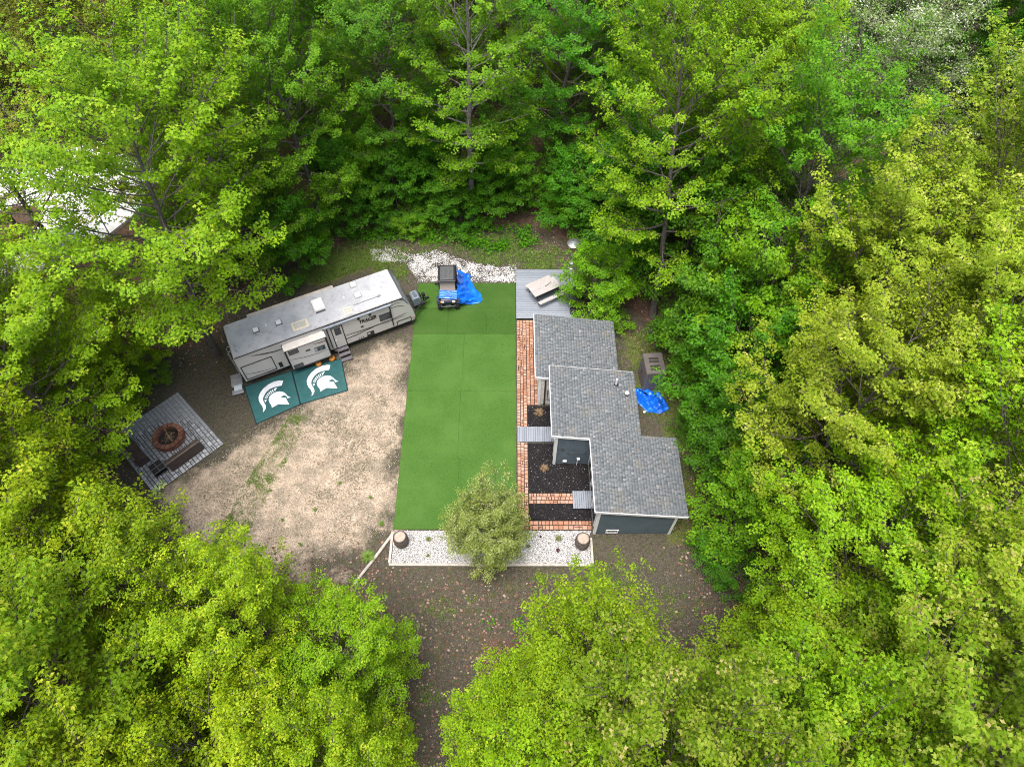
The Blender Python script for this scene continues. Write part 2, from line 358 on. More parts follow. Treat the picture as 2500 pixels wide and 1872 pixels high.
for i in range(5):
    y1, y0 = atxy(1250, vrow[i])[1], atxy(1250, vrow[i+1])[1]; xe = [-5.93, *split[i], .22]
    for j in range(len(xe)-1):
        x0, x1 = xe[j], xe[j+1]
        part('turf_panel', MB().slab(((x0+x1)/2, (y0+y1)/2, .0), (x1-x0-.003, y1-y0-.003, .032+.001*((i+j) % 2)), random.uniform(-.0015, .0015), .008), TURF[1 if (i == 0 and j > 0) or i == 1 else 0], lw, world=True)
# ------------------------------------------------------------------ brick walks and mulch beds
def pavers(x0, x1, y0, y1, strips, along, minl, maxl, gap=.022):
    """list of (cx, cy, sx, sy): strips of mixed stones; along = 'x' or 'y'"""
    out = []; a0_, a1_ = (x0, x1) if along == 'x' else (y0, y1); b = y0 if along == 'x' else x0
    for wd in strips:
        p = a0_-random.uniform(0, minl*.5)
        while p < a1_-.03:
            L = random.choice([minl, minl*1.35, maxl]); q = min(p+L, a1_); p_ = max(p, a0_)
            if a1_-q < minl*.5: q = a1_
            pieces = [(b, wd)] if random.random() < .86 else [(b, wd*.5), (b+wd*.5, wd*.5)]
            for bb, ww in pieces:
                ca, cb = (p_+q)/2, bb+ww/2; sa_, sb = q-p_-gap, ww-gap
                if sa_ > .03: out.append((ca, cb, sa_, sb) if along == 'x' else (cb, ca, sb, sa_))
            p = q
        b += wd
    return out
bm_ = NT('clay_paver', .85, .2)
bc = bm_.ramp(bm_.rand(), [(0, (.26, .125, .08)), (.35, (.33, .165, .10)), (.7, (.40, .215, .14)), (1, (.42, .26, .195))])
bc = bm_.mix(bc, (.30, .15, .10), bm_.math('MULTIPLY', bm_.step(bm_.noise(14, 5), .5, .75), .6)); bc = bm_.mix(bc, (.44, .34, .29), bm_.math('MULTIPLY', bm_.step(bm_.noise(.8, 4), .5, .68), .5))
bm_.col(bc).bump(bm_.noise(70, 3), .3, .01)
joint = worn('joint_sand', (.045, .032, .026), .95, .4, 20)
def walk(name, rects, label_unused=None):
    base = MB(); lst = []
    for x0, x1, y0, y1, strips, along, mn, mx in rects:
        base.box(((x0+x1)/2, (y0+y1)/2, .0), (x1-x0, y1-y0, .05)); lst += pavers(x0, x1, y0, y1, strips, along, mn, mx)
    root = part(name, base, joint); tag(root, kind='structure')
    cache = {}
    for cx, cy, sx, sy in lst:
        k = (int(sx/.02), int(sy/.02))
        if k not in cache:
            m = MB().slab((0, 0, 0), (k[0]*.02, k[1]*.02, .045), 0, .008).mesh('brick'); m.materials.append(bm_.m); cache[k] = m
        b = bpy.data.objects.new('brick', cache[k]); link(b, root)
        b.location = (cx, cy, .02+random.uniform(-.004, .004)); b.rotation_euler = (random.uniform(-.01, .01), random.uniform(-.01, .01), random.uniform(-.012, .012))
    return root
walk('brick_path', [(.28, .84, 12.62, 25.98, (.19, .18, .19), 'y', .14, .24)])
walk('brick_patio_path', [(.845, 1.46, 19.93, 25.98, (.2, .215, .2), 'y', .15, .26)])
walk('brick_cross_path', [(.87, 3.12, 14.02, 14.6, (.19, .2, .19), 'x', .14, .25), (.87, 3.98, 12.62, 13.1, (.24, .24), 'x', .15, .27)])
mu = NT('black_mulch', .95, .15); mu.col(mu.mix((.006, .006, .008), (.028, .026, .028), mu.step(mu.noise(38, 4, .7), .35, .7))); mu.bump(mu.noise(38, 4, .7), 1, .06)
BEDS = [(.86, 2.14, 18.52, 19.88), (.86, 4.0, 14.62, 17.5), (.86, 4.0, 13.12, 14.0)]
chipm = tinted('mulch_chip', [(0, (.008, .008, .01)), (.8, (.028, .026, .028)), (.95, (.06, .055, .05)), (1, (.30, .28, .25))], .9)
for x0, x1, y0, y1 in BEDS:
    o = part('mulch_bed', MB().box(((x0+x1)/2, (y0+y1)/2, 0), (x1-x0, y1-y0, .06)), mu.m); tag(o, kind='structure')
for k, (x0, x1, y0, y1) in enumerate(BEDS):
    n = int((x1-x0)*(y1-y0)*330)
    o = part('mulch_chips', leaves_flat('mulch_chips', np.stack([rs.uniform(x0+.04, x1-.04, n), rs.uniform(y0+.04, y1-.04, n)], 1), .055, chipm, .035), chipm)
    tag(o, ['black wood mulch in the small square bed above the plank walkway', 'black wood mulch with pale bits in the large bed by the cottage', 'black wood mulch in the narrow bed between two brick paths'][k], 'mulch', kind='stuff')
# ------------------------------------------------------------------ cottage
WHITE = worn('white_trim', (.74, .75, .76), .5, .06, 5, bump=.03)
SLATE = NT('slate_siding', .6, .3)
SLATE.col(SLATE.mix((.075, .105, .125), (.10, .135, .16), SLATE.step(SLATE.noise(1.6, 5), .3, .7))).bump(SLATE.noise(80, 2), .1, .005); SLATE = SLATE.m
CREAM = worn('cream_siding', (.58, .56, .53), .6, .08, 3)
GLASS = NT('window_glass', .06, .8).col((.03, .045, .06)).m
DARK = worn('dark_metal', (.022, .022, .025), .45, .3, 9, .4)
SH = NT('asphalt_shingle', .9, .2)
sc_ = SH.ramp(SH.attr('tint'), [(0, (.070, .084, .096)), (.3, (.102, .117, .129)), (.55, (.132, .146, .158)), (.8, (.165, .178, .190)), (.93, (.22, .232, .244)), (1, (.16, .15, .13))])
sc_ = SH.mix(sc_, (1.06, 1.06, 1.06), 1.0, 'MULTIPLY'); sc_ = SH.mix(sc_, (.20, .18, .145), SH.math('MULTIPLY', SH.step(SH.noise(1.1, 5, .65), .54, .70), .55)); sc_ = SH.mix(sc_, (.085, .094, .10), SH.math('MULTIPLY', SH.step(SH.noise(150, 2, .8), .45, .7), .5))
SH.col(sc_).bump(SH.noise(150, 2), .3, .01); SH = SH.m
SLOPE = .14
PB = lambda x, y=0: 3.50-SLOPE*x          # roof plane of the middle and south wings
PA = lambda x, y=0: 3.00-SLOPE*x          # lower north wing
HX, HY = 5.0, 17.0
house = thing('cottage', 'slate blue cottage with three stepped wings and grey shingled roofs', 'cottage', (HX, HY, 0))
def lap(x0, x1, y, z0, plane, face, step=.125):
    """lap siding on a wall in the plane y (face -1 south, 1 north); top follows the roof plane (high at x0)"""
    m = MB(); z = z0
    while z < plane(x0)-.12:
        zt = min(z+step, plane(x0)-.12); xr = lambda zz: min(x1, (plane(0)-.12-zz)/SLOPE)
        b, tp = y+face*.018, y+face*.004
        m.add([(x0, b, z), (xr(z), b, z), (xr(zt), tp, zt), (x0, tp, zt), (x0, tp, z-.004), (xr(z), tp, z-.004)], [(0, 1, 2, 3), (4, 5, 1, 0)]); z += step
    return m
def lapx(x, y0, y1, z0, z1, face, step=.125):
    m = MB(); z = z0
    while z < z1:
        zt = min(z+step, z1); b, tp = x+face*.018, x+face*.004
        m.add([(b, y0, z), (b, y1, z), (tp, y1, zt), (tp, y0, zt), (tp, y0, z-.004), (tp, y1, z-.004)], [(0, 3, 2, 1), (4, 0, 1, 5)]); z += step
    return m
def wing(x0, x1, y0, y1, plane, mat, sides):
    wl = part('wall', MB().prism([(x0, y0), (x1, y0), (x1, y1), (x0, y1)], .0, lambda x, y: plane(x)-.115), mat, house, world=True)
    for s_ in sides:
        m = {'s': lambda: lap(x0, x1, y0, .12, plane, -1), 'n': lambda: lap(x0, x1, y1, .12, plane, 1),
             'w': lambda: lapx(x0, y0, y1, .12, plane(x0)-.12, -1), 'e': lambda: lapx(x1, y0, y1, .12, plane(x1)-.12, 1)}[s_]()
        part('siding', m, mat, wl, world=True, kind='stuff')
    for x, y, sx, sy in ((x0, y0, -1, -1), (x1, y0, 1, -1), (x0, y1, -1, 1), (x1, y1, 1, 1)):
        h = plane(x)-.12; tr = MB()
        tr.box((x-sx*.05+sx*.012, y+sy*.022, h/2), (.12, .035, h)); tr.box((x+sx*.022, y-sy*.035, h/2), (.035, .08, h-.006))
        part('corner_trim', tr, WHITE, wl, world=True)
    return wl
wC = wing(4.05, 7.82, 12.44, 16.35, PB, SLATE, 'swen')
wB = wing(2.18, 6.10, 16.29, 20.2, PB, SLATE, 'swe')
wA = wing(1.46, 5.42, 20.0, 24.0, PA, CREAM, 'swn')
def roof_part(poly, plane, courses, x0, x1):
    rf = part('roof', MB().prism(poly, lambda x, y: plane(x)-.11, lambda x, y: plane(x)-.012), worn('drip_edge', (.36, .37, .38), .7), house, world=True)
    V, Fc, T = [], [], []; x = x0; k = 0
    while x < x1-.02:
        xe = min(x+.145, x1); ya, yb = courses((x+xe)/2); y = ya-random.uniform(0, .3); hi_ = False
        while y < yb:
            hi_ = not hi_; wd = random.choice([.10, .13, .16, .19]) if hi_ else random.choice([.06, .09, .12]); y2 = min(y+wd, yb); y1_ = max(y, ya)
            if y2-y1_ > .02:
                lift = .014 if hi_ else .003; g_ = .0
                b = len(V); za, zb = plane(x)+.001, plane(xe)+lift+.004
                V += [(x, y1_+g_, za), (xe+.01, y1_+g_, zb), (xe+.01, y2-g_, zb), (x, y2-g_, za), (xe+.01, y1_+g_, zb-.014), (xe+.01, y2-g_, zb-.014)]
                Fc += [(b, b+1, b+2, b+3), (b+1, b+4, b+5, b+2)]; tv = min(1, max(0, random.gauss(.55, .16) if hi_ else random.gauss(.25, .12))); T += [tv, tv]  # low tabs tinted darker: shadow patches painted into the shingle colour
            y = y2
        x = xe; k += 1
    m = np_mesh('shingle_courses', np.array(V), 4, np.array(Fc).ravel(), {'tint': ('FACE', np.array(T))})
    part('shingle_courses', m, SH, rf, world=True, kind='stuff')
    return rf
def cBC(x):
    if x < 3.83: return 16.18, 20.38
    if x < 6.40: return 12.34, 20.38
    return 12.34, 16.55
polyBC = [(1.95, 16.18), (3.83, 16.18), (3.83, 12.34), (8.25, 12.34), (8.25, 16.55), (6.4, 16.55), (6.4, 20.38), (1.95, 20.38)]
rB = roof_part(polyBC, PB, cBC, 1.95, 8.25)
polyA = [(1.23, 19.93), (5.74, 19.93), (5.74, 24.17), (1.23, 24.17)]
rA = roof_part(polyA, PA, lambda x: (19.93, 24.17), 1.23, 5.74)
def edge(rf, plane, segs, mat=None):
    for (xa, ya), (xb, yb) in segs:
        n = np.array([yb-ya, -(xb-xa)]); n = n/np.linalg.norm(n)*.028
        m = MB(); lo, hi = .155, -.018
        q = [(xa, ya), (xb, yb), (xb+n[0], yb+n[1]), (xa+n[0], ya+n[1])]
        m.prism(q, lambda x, y: plane(x)-lo, lambda x, y: plane(x)-hi); part('fascia', m, mat or WHITE, rf, world=True)
edge(rB, PB, [((3.83, 12.34), (8.25, 12.34)), ((1.95, 20.38), (1.95, 16.18)), ((1.95, 16.18), (3.83, 16.18)), ((3.83, 16.15), (3.83, 12.34))])
edge(rB, PB, [((6.4, 20.38), (1.95, 20.38))], MATS['drip_edge'])
edge(rA, PA, [((1.23, 24.17), (1.23, 19.93)), ((1.23, 19.93), (1.93, 19.93))])
def opening(name, x, y0, y1, z0, z1, wl, mullions=0, door=False):
    f = part(name, MB().box((x-.03, (y0+y1)/2, (z0+z1)/2), (.05, y1-y0, z1-z0)), WHITE, wl, world=True)
    n = mullions+1; wdt = (y1-y0-.08*(n+1))/n
    for i in range(n):
        ya = y0+.08+i*(wdt+.08)
        part('pane', MB().box((x-.055, ya+wdt/2, (z0+z1)/2+(.1 if door else 0)), (.012, wdt, z1-z0-(.4 if door else .16))), GLASS, f, world=True)
    if door: part('handle', MB().tube([(x-.06, y0+.16, 1.0), (x-.11, y0+.16, 1.0), (x-.11, y0+.26, 1.0)], .014, 6), DARK, f, world=True)
    return f
opening('door', 4.05, 13.76, 14.66, .14, 2.2, wC, 0, True)
opening('window', 4.05, 12.58, 13.62, .55, 2.2, wC, 0)
opening('window', 4.05, 14.8, 16.1, .55, 2.2, wC, 1)
opening('door', 2.18, 17.6, 18.5, .14, 2.2, wB, 0, True)
opening('window', 2.18, 16.45, 17.4, .6, 2.3, wB, 0)
opening('window', 2.18, 18.7, 19.9, .6, 2.3, wB, 1)
opening('window', 1.46, 21.0, 22.6, .8, 2.1, wA, 1)
# openings and fittings on the south walls
f = MB()
for x, z, sx, sz in ((4.92, .2, .62, .07), (4.92, .52, .62, .07), (4.645, .36, .07, .25), (5.195, .36, .07, .25)): f.box((x, 12.415, z), (sx, .04, sz))
hf = part('crawl_hatch', f, WHITE, wC, world=True); part('pane', MB().box((4.92, 12.425, .36), (.48, .02, .25)), GLASS, hf, world=True)
part('hose_bib', MB().tube([(6.05, 12.42, .12), (6.05, 12.34, .12), (6.05, 12.34, .05)], .015, 6), DARK, wC, world=True)
rl = MB().tube([(2.85, 16.2, 1.36), (3.78, 16.2, 1.36)], .018, 8)
for x in (2.9, 3.73): rl.tube([(x, 16.27, 1.36), (x, 16.2, 1.36)], .02, 6)
part('wall_rail', rl, DARK, wB, world=True)
for x, z in ((2.58, 1.72), (3.95, 1.72)): part('wall_lamp', MB().box((x, 16.23, z), (.06, .08, .09), 0, .7), DARK, wB, world=True)
part('outlet_box', MB().box((2.75, 16.235, .42), (.2, .07, .14)), WHITE, wB, world=True)
cb = part('meter_box', MB().box((3.45, 16.235, .66), (.16, .08, .16)), WHITE, wB, world=True); part('conduit', MB().tube([(3.42, 16.23, .58), (3.40, 16.23, .0)], .02, 8), WHITE, cb, world=True)
part('downspout', MB().box((1.78, 19.955, 1.28), (.075, .05, 2.5)), worn('brown_post', (.045, .03, .025), .6, .3), wA, world=True)
lv = MB()
for i in range(8): lv.box((2.06, 19.962, .62+.11*i), (.22, .02, .05))
lvf = part('louver_panel', MB().box((2.06, 19.97, 1.0), (.28, .02, .95)), DARK, wA, world=True); part('louver_slats', lv, CREAM, lvf, world=True)
pv = worn('white_pvc', (.72, .71, .68), .45, .1, 12)
z0 = PB(5.45); pp = part('vent_pipe', MB().tube([(5.42, 19.5, z0-.05), (5.42, 19.5, z0+.52)], .055, 12), pv, house, world=True, smooth='auto')
part('pipe_flashing', MB().lathe([(.13, 0), (.12, .02), (.07, .07)], 14, (5.42, 19.5, z0)), DARK, pp, world=True)
z0 = PB(5.95); pp = part('roof_vent', MB().lathe([(.045, 0), (.045, .16), (.11, .17), (.12, .21), (.09, .26), (.02, .275)], 16, (5.93, 18.93, z0-.02)), pv, house, world=True, smooth='auto')
part('pipe_flashing', MB().lathe([(.12, 0), (.11, .02), (.06, .06)], 14, (5.93, 18.93, z0)), DARK, pp, world=True)
# ------------------------------------------------------------------ plank deck, plank walkways
comp = NT('grey_composite', .6, .25)
cc = comp.ramp(comp.rand(), [(0, (.175, .20, .235)), (1, (.225, .25, .29))]); cc = comp.mix(cc, (.16, .185, .22), comp.math('MULTIPLY', comp.step(comp.noise(3, 5), .5, .75), .5))
comp.col(cc).bump(comp.noise(60, 2), .1, .005); comp = comp.m
def planks(name, label, x0, x1, y0, y1, h, along, n, cat='deck', group=None, rot=0):
    r = thing(name, label, cat, ((x0+x1)/2, (y0+y1)/2, 0), rot, group)
    part('deck_frame', MB().box((0, 0, (h-.03)/2), (x1-x0-.02, y1-y0-.02, h-.03)), DARK, r)
    span = (y1-y0) if along == 'x' else (x1-x0); wd = span/n; ln = (x1-x0) if along == 'x' else (y1-y0)
    m = MB().slab((0, 0, 0), (ln, wd-.012, .028) if along == 'x' else (wd-.012, ln, .028), 0, .004).mesh('plank'); m.materials.append(comp)
    for i in range(n):
        p = -span/2+wd*(i+.5); b = bpy.data.objects.new('plank', m); link(b, r)
        b.location = (0, p, h-.03) if along == 'x' else (p, 0, h-.03)
    return r
planks('wooden_deck', 'grey plank deck holding the picnic table behind the cottage', .26, 3.97, 26.05, 30.05, .17, 'x', 28)
planks('plank_walkway', 'grey plank walkway crossing from lawn to cottage between mulch beds', .30, 2.12, 17.56, 18.5, .13, 'y', 15, 'walkway')
planks('plank_landing', 'small grey plank landing at the end of a brick path by the cottage door', 3.1, 3.99, 13.72, 14.68, .15, 'y', 8, 'landing')
# ------------------------------------------------------------------ things on and near the deck
DZ = .17
resin = worn('grey_resin', (.33, .31, .305), .55, .08, 4, bump=.03)
pt = thing('picnic_table', 'pale grey picnic table with dark legs on the plank deck', 'table', (1.99, 27.95, DZ), R_(30))
for y in (-.225, .225): part('table_top', MB().slab((0, y, .70), (1.85, .445, .045), 0, .012), resin, pt)
part('apron', MB().box((0, -.40, .60), (1.6, .02, .16)).box((0, .40, .60), (1.6, .02, .16)), DARK, pt)
part('umbrella_hole', MB().lathe([(.035, .745), (.035, .749)], 14, (.1, 0, 0)), DARK, pt)
for y in (-.78, .78): part('bench_seat', MB().slab((.02, y, .41), (1.75, .25, .04), 0, .01), resin, pt)
for x in (-.72, .72):
    for s_ in (-1, 1): part('leg', MB().tube([(x, s_*.30, .69), (x, s_*.62, 0.01)], .035, 6), DARK, pt)
    part('cross_bar', MB().box((x, 0, .385), (.07, 1.75, .05)), DARK, pt)
an = MB().tube([(.05, -.05, .752), (.55, .12, .752)], .016, 6); o = part('folded_strap', an, DARK, pt)
o = thing('plant_pot', 'round black plastic pot on the deck corner', 'pot', (3.7, 26.42, DZ))
part('pot_body', MB().lathe([(.15, 0), (.19, .36), (.205, .38), (.205, .42), (.18, .42), (.165, .3), (.01, .29)], 22), DARK, o, smooth='auto')
part('pot_soil', MB().lathe([(.16, .3), (.08, .34), (.01, .345)], 16), worn('pot_soil', (.03, .03, .02), .9), o)
steel = worn('brushed_steel', (.52, .53, .55), .32, .1, 8, .5, metal=.85)
hb = atxy(1396, 646, .2); o = thing('patio_heater', 'tall steel patio heater with round reflector behind the deck', 'patio heater', (hb[0], hb[1], 0))
part('heater_base', MB().lathe([(.24, 0), (.25, .03), (.21, .06), (.20, .42), (.06, .46)], 24), steel, o, smooth='auto')
part('heater_pole', MB().tube([(0, 0, .44), (0, 0, 1.75)], .03, 12), steel, o, smooth='auto')
part('burner', MB().lathe([(.05, 1.7), (.10, 1.75), (.10, 2.02), (.12, 2.06)], 18), steel, o, smooth='auto')
rfm = part('reflector', MB().lathe([(.42, 2.07), (.425, 2.085), (.34, 2.13), (.2, 2.17), (.12, 2.185), (.01, 2.19)], 36), steel, o, smooth='auto'); part('reflector_cap', MB().lathe([(.12, 2.19), (.12, 2.215), (.04, 2.225)], 20), steel, rfm)
taupe = NT('taupe_plastic', .55, .3); taupe.col(taupe.mix((.16, .15, .145), (.21, .20, .19), taupe.noise(2.5, 4))); taupe = taupe.m
taupe2 = worn('dark_taupe_plastic', (.095, .085, .08), .5, .12, 4)
st = thing('storage_shed', 'upright taupe plastic storage cabinet standing behind the cottage', 'shed', (7.86, 21.62, 0), R_(4))
part('shed_body', MB().box((0, 0, .8), (1.06, 1.38, 1.6), 0, 1.0), taupe, st, bevel=.02)
rb = MB()
for i in range(11): rb.box((-.48+.096*i, -.70, .8), (.035, .03, 1.5))
part('rib_panel', rb, taupe, st); rb = MB()
for i in range(13): rb.box((-.545, -.6+.1*i, .8), (.03, .035, 1.5))
part('rib_panel', rb, taupe, st)
ld = part('lid', MB().box((0, 0, 1.66), (1.14, 1.46, .12), 0, .94), taupe2, st, bevel=.015)
for y in (-.42, -.22, .1, .3): part('lid_recess', MB().slab((0, y, 1.721), (.55, .15, .008), 0, .003), worn('lid_insert', (.035, .03, .028), .4), ld)
part('latch', MB().box((-.57, .05, .95), (.04, .12, .2)).tube([(-.6, .0, .95), (-.6, .1, .95)], .02, 6), DARK, st)
# ------------------------------------------------------------------ travel trailer
RVO, RVA = np.array([-14.97, 21.20]), R_(26.3)
rv = thing('travel_trailer', 'long white and beige travel trailer with slide outs and black trim', 'travel trailer', (RVO[0], RVO[1], 0), RVA)
RW = NT('trailer_side', .35, .4); RW.col(RW.mix((.46, .45, .435), (.52, .51, .50), RW.step(RW.noise(.7, 4), .3, .7))); RW = RW.m
RR = NT('trailer_roof', .8, .1); rc = RR.mix((.315, .33, .355), (.43, .44, .46), RR.step(RR.noise(.9, 6, .65), .3, .68)); rc = RR.mix(rc, (.21, .21, .22), RR.math('MULTIPLY', RR.step(RR.noise(2.6, 7, .8), .50, .66), .55)); RR.col(rc).bump(RR.noise(5, 3), .15, .02); RR = RR.m
BLK = worn('black_trim', (.018, .018, .02), .4, .2, 9, .4)
CAPM = worn('grey_cap', (.12, .14, .165), .3, .12, 1.5, .5)
W_ = 2.44
prof = [(0, .46), (-.02, 1.2), (0, 2.60), (.06, 2.70), (.14, 2.72), (9.68, 2.72), (9.82, 2.55), (10.02, 2.05), (10.2, 1.35), (10.27, .78), (10.22, .52), (10.05, .44)]
body = part('trailer_body', MB().extrude(prof, 0, W_), RW, rv, bevel=.02)
part('roof_membrane', MB().box((4.88, W_/2, 2.725), (9.52, W_-.02, .03)), RR, rv)
capp = [(9.7, 2.735), (9.84, 2.56), (10.04, 2.06), (10.22, 1.36), (10.295, .78), (10.25, .5), (10.15, .5), (10.19, .78), (10.1, 1.36), (9.93, 2.06), (9.72, 2.56)]
part('front_cap', MB().extrude(capp, .03, W_-.03), CAPM, rv, smooth='auto')
part('cap_side', MB().extrude([(9.35, 2.70), (9.72, 2.72), (9.98, 2.1), (10.0, 1.98), (9.9, 2.1), (9.75, 2.42)], -.014, -.004), CAPM, rv)
part('gutter_trim', MB().box((4.85, -.012, 2.665), (9.6, .03, .05)).box((4.85, W_+.012, 2.665), (9.6, .03, .05)).box((-.03, W_/2, 2.66), (.03, W_, .05)), BLK, rv)
part('bottom_trim', MB().box((5.0, -.006, .485), (9.9, .02, .05)), BLK, rv)
def decal(name, pts, mat, y=-.006, parent=rv, th=.006):
    return part(name, MB().extrude(pts, y-th, y), mat, parent)
def ribbon(pts, wds):
    up = [(x, z+w_/2) for (x, z), w_ in zip(pts, wds)]; dn = [(x, z-w_/2) for (x, z), w_ in zip(pts, wds)]
    return up+dn[::-1]
def rect_frame(name, x0, x1, z0, z1, wdt, mat, y, parent, dep=.02):
    m = MB()
    m.box(((x0+x1)/2, y, z1-wdt/2), (x1-x0, dep, wdt)).box(((x0+x1)/2, y, z0+wdt/2), (x1-x0, dep, wdt))
    m.box((x0+wdt/2, y, (z0+z1)/2), (wdt, dep*.94, z1-z0-2*wdt)).box((x1-wdt/2, y, (z0+z1)/2), (wdt, dep*.94, z1-z0-2*wdt))
    return part(name, m, mat, parent)
GREY = worn('stripe_grey', (.10, .10, .105), .4, .1); RUST = worn('stripe_brown', (.13, .055, .04), .4, .15)
decal('swoosh', ribbon([(6.0, 1.28), (6.8, 1.22), (7.6, 1.18), (8.3, 1.2), (9.0, 1.22), (9.75, 1.32)], [.02, .05, .07, .07, .05, .015]), BLK)
decal('swoosh', ribbon([(6.0, .98), (6.5, 1.0), (7.1, 1.08), (7.7, 1.14)], [.04, .06, .05, .01]), BLK, -.007)
decal('swoosh', ribbon([(8.2, 1.07), (8.9, 1.12), (9.6, 1.17)], [.008, .03, .008]), RUST, -.008)
decal('swoosh', ribbon([(8.9, 2.18), (9.3, 2.16), (9.7, 2.0)], [.02, .06, .03]), GREY)
decal('swoosh', ribbon([(8.9, 2.4), (9.3, 2.42), (9.6, 2.36)], [.02, .04, .01]), RUST)
decal('swoosh', ribbon([(.9, 2.42), (1.5, 2.24), (2.1, 2.1), (2.62, 2.07)], [.015, .05, .07, .06]), BLK)
decal('swoosh', ribbon([(1.0, 2.36), (1.5, 2.18), (2.0, 2.06)], [.008, .03, .008]), RUST, -.008)
decal('swoosh', ribbon([(.15, 1.12), (.8, .92), (1.3, .84), (1.75, .82)], [.008, .06, .03, .008]), GREY)
decal('swoosh', ribbon([(.85, .62), (1.4, .58), (1.8, .6)], [.006, .04, .006]), GREY, -.007)
rect_frame('cargo_hatch', .1, 1.84, .62, 1.82, .05, BLK, -.012, rv)
rect_frame('pass_through_hatch', 9.08, 10.0, .45, .88, .042, BLK, -.012, rv)
part('hatch_latch', MB().box((9.6, -.016, .52), (.1, .02, .05)), BLK, rv)
part('power_outlet', MB().box((2.1, -.012, .86), (.2, .03, .42)), BLK, rv)
d_ = part('entry_door', MB().box((5.66, -.012, 1.38), (.58, .03, 1.78)), RW, rv)
rect_frame('door_frame', 5.32, 6.0, .46, 2.3, .055, BLK, -.014, d_, .03)
part('door_window', MB().box((5.67, -.032, 1.9), (.36, .015, .6)), GLASS, d_); part('door_handle', MB().box((5.42, -.034, 1.18), (.08, .03, .1)), WHITE, d_)
wn_ = part('side_window', MB().box((8.49, -.014, 1.66), (.68, .03, .54)), BLK, rv, bevel=.01); part('pane', MB().box((8.49, -.032, 1.66), (.6, .01, .46)), GLASS, wn_)
part('awning_arm', MB().box((8.86, -.03, 1.5), (.06, .05, 1.66)), BLK, rv); part('awning_arm', MB().box((5.12, -.03, 1.5), (.06, .05, 1.7)), BLK, rv)
part('awning_tube', MB().tube([(4.98, -.09, 2.56), (8.95, -.09, 2.56)], .06, 12), worn('awning_grey', (.22, .25, .30), .5, .12), rv, smooth='auto')
for x in (6.99, 7.67): part('speaker', MB().disc((x, -.018, 2.27), (0, 1, 0), .085, .03, 18), BLK, rv)
part('side_light', MB().box((7.07, -.015, 1.53), (.16, .03, .1)), BLK, rv)
vt = part('furnace_vent', MB().box((7.43, -.014, .7), (.44, .03, .34)), BLK, rv); part('vent_cover', MB().box((7.33, -.034, .76), (.18, .02, .1)), RW, vt)
for x in (6.72, 6.86, 6.98): part('drain_cap', MB().disc((x, -.015, .62), (0, 1, 0), .035, .02, 10), BLK, rv)
part('marker_light', MB().box((10.13, -.012, .71), (.12, .02, .05)), worn('red_lens', (.5, .02, .03), .25, .1), rv)
tc = bpy.data.curves.new('lettering', 'FONT'); tc.body = 'TRACER'; tc.size = .25; tc.shear = .35; tc.extrude = .004; tc.offset = .012; tc.space_character = .98
to = bpy.data.objects.new('lettering', tc); COL.objects.link(to); bpy.context.view_layer.update()
tm = bpy.data.meshes.new_from_object(to.evaluated_get(bpy.context.evaluated_depsgraph_get())); COL.objects.unlink(to); bpy.data.objects.remove(to)
wd = max(v.co.x for v in tm.vertices); sx = 1.08/wd
for v in tm.vertices: v.co = Vector((v.co.x*sx, v.co.z, v.co.y*1.35))
lt = part('lettering', tm, BLK, rv); lt.location = (6.93, -.012, 1.84)
part('letter_underline', MB().box((7.62, -.009, 1.79), (.6, .006, .018)), RUST, rv)
# near slide-out
sl = part('slide_out', MB().box((3.75, -.225, 1.44), (2.32, .45, 1.78)), RW, rv)
part('slide_roof', MB().box((3.75, -.235, 2.345), (2.38, .49, .03)), worn('slide_topper', (.62, .58, .53), .7, .12, 3), sl)
rect_frame('slide_trim', 2.58, 4.92, .53, 2.34, .065, BLK, -.458, sl, .03)
for x in (2.575, 4.925): part('slide_flange', MB().box((x, -.02, 1.45), (.09, .04, 1.9)), BLK, sl)
def grille(x0, x1, z0, z1):
    gf = part('vent_grille', MB().box(((x0+x1)/2, -.458, (z0+z1)/2), (x1-x0, .02, z1-z0)), BLK, sl); n = 5
    for i in range(n): part('grille_slat', MB().box(((x0+x1)/2, -.474, z0+.05+(z1-z0-.1)*i/(n-1)), (x1-x0-.05, .014, .03)), GREY, gf)
grille(2.74, 3.3, 1.86, 2.2); grille(2.72, 3.27, .58, .92)
gw = part('slide_window', MB().box((4.42, -.46, 1.56), (.6, .03, .36)), BLK, sl, bevel=.012); part('pane', MB().box((4.5, -.478, 1.56), (.4, .01, .28)), GLASS, gw); part('blind', MB().box((4.2, -.478, 1.56), (.13, .01, .26)), worn('blind_grey', (.32, .36, .38), .5), gw)
part('slide_light', MB().box((3.78, -.462, 1.76), (.26, .03, .09)), BLK, sl)
decal('swoosh', ribbon([(2.65, 1.5), (3.5, 1.28), (4.2, 1.2), (4.9, 1.22)], [.01, .04, .03, .01]), BLK, -.451, sl)
decal('swoosh', ribbon([(4.1, 2.1), (4.5, 2.02), (4.9, 2.02)], [.02, .07, .06]), RUST, -.451, sl)
# far slide-out
sl2 = part('slide_out', MB().box((3.9, W_+.27, 1.42), (5.0, .54, 1.8)), RW, rv)
part('slide_roof', MB().box((3.9, W_+.29, 2.335), (5.06, .58, .03)), worn('slide_topper_dirty', (.46, .42, .37), .8, .25, 3), sl2)
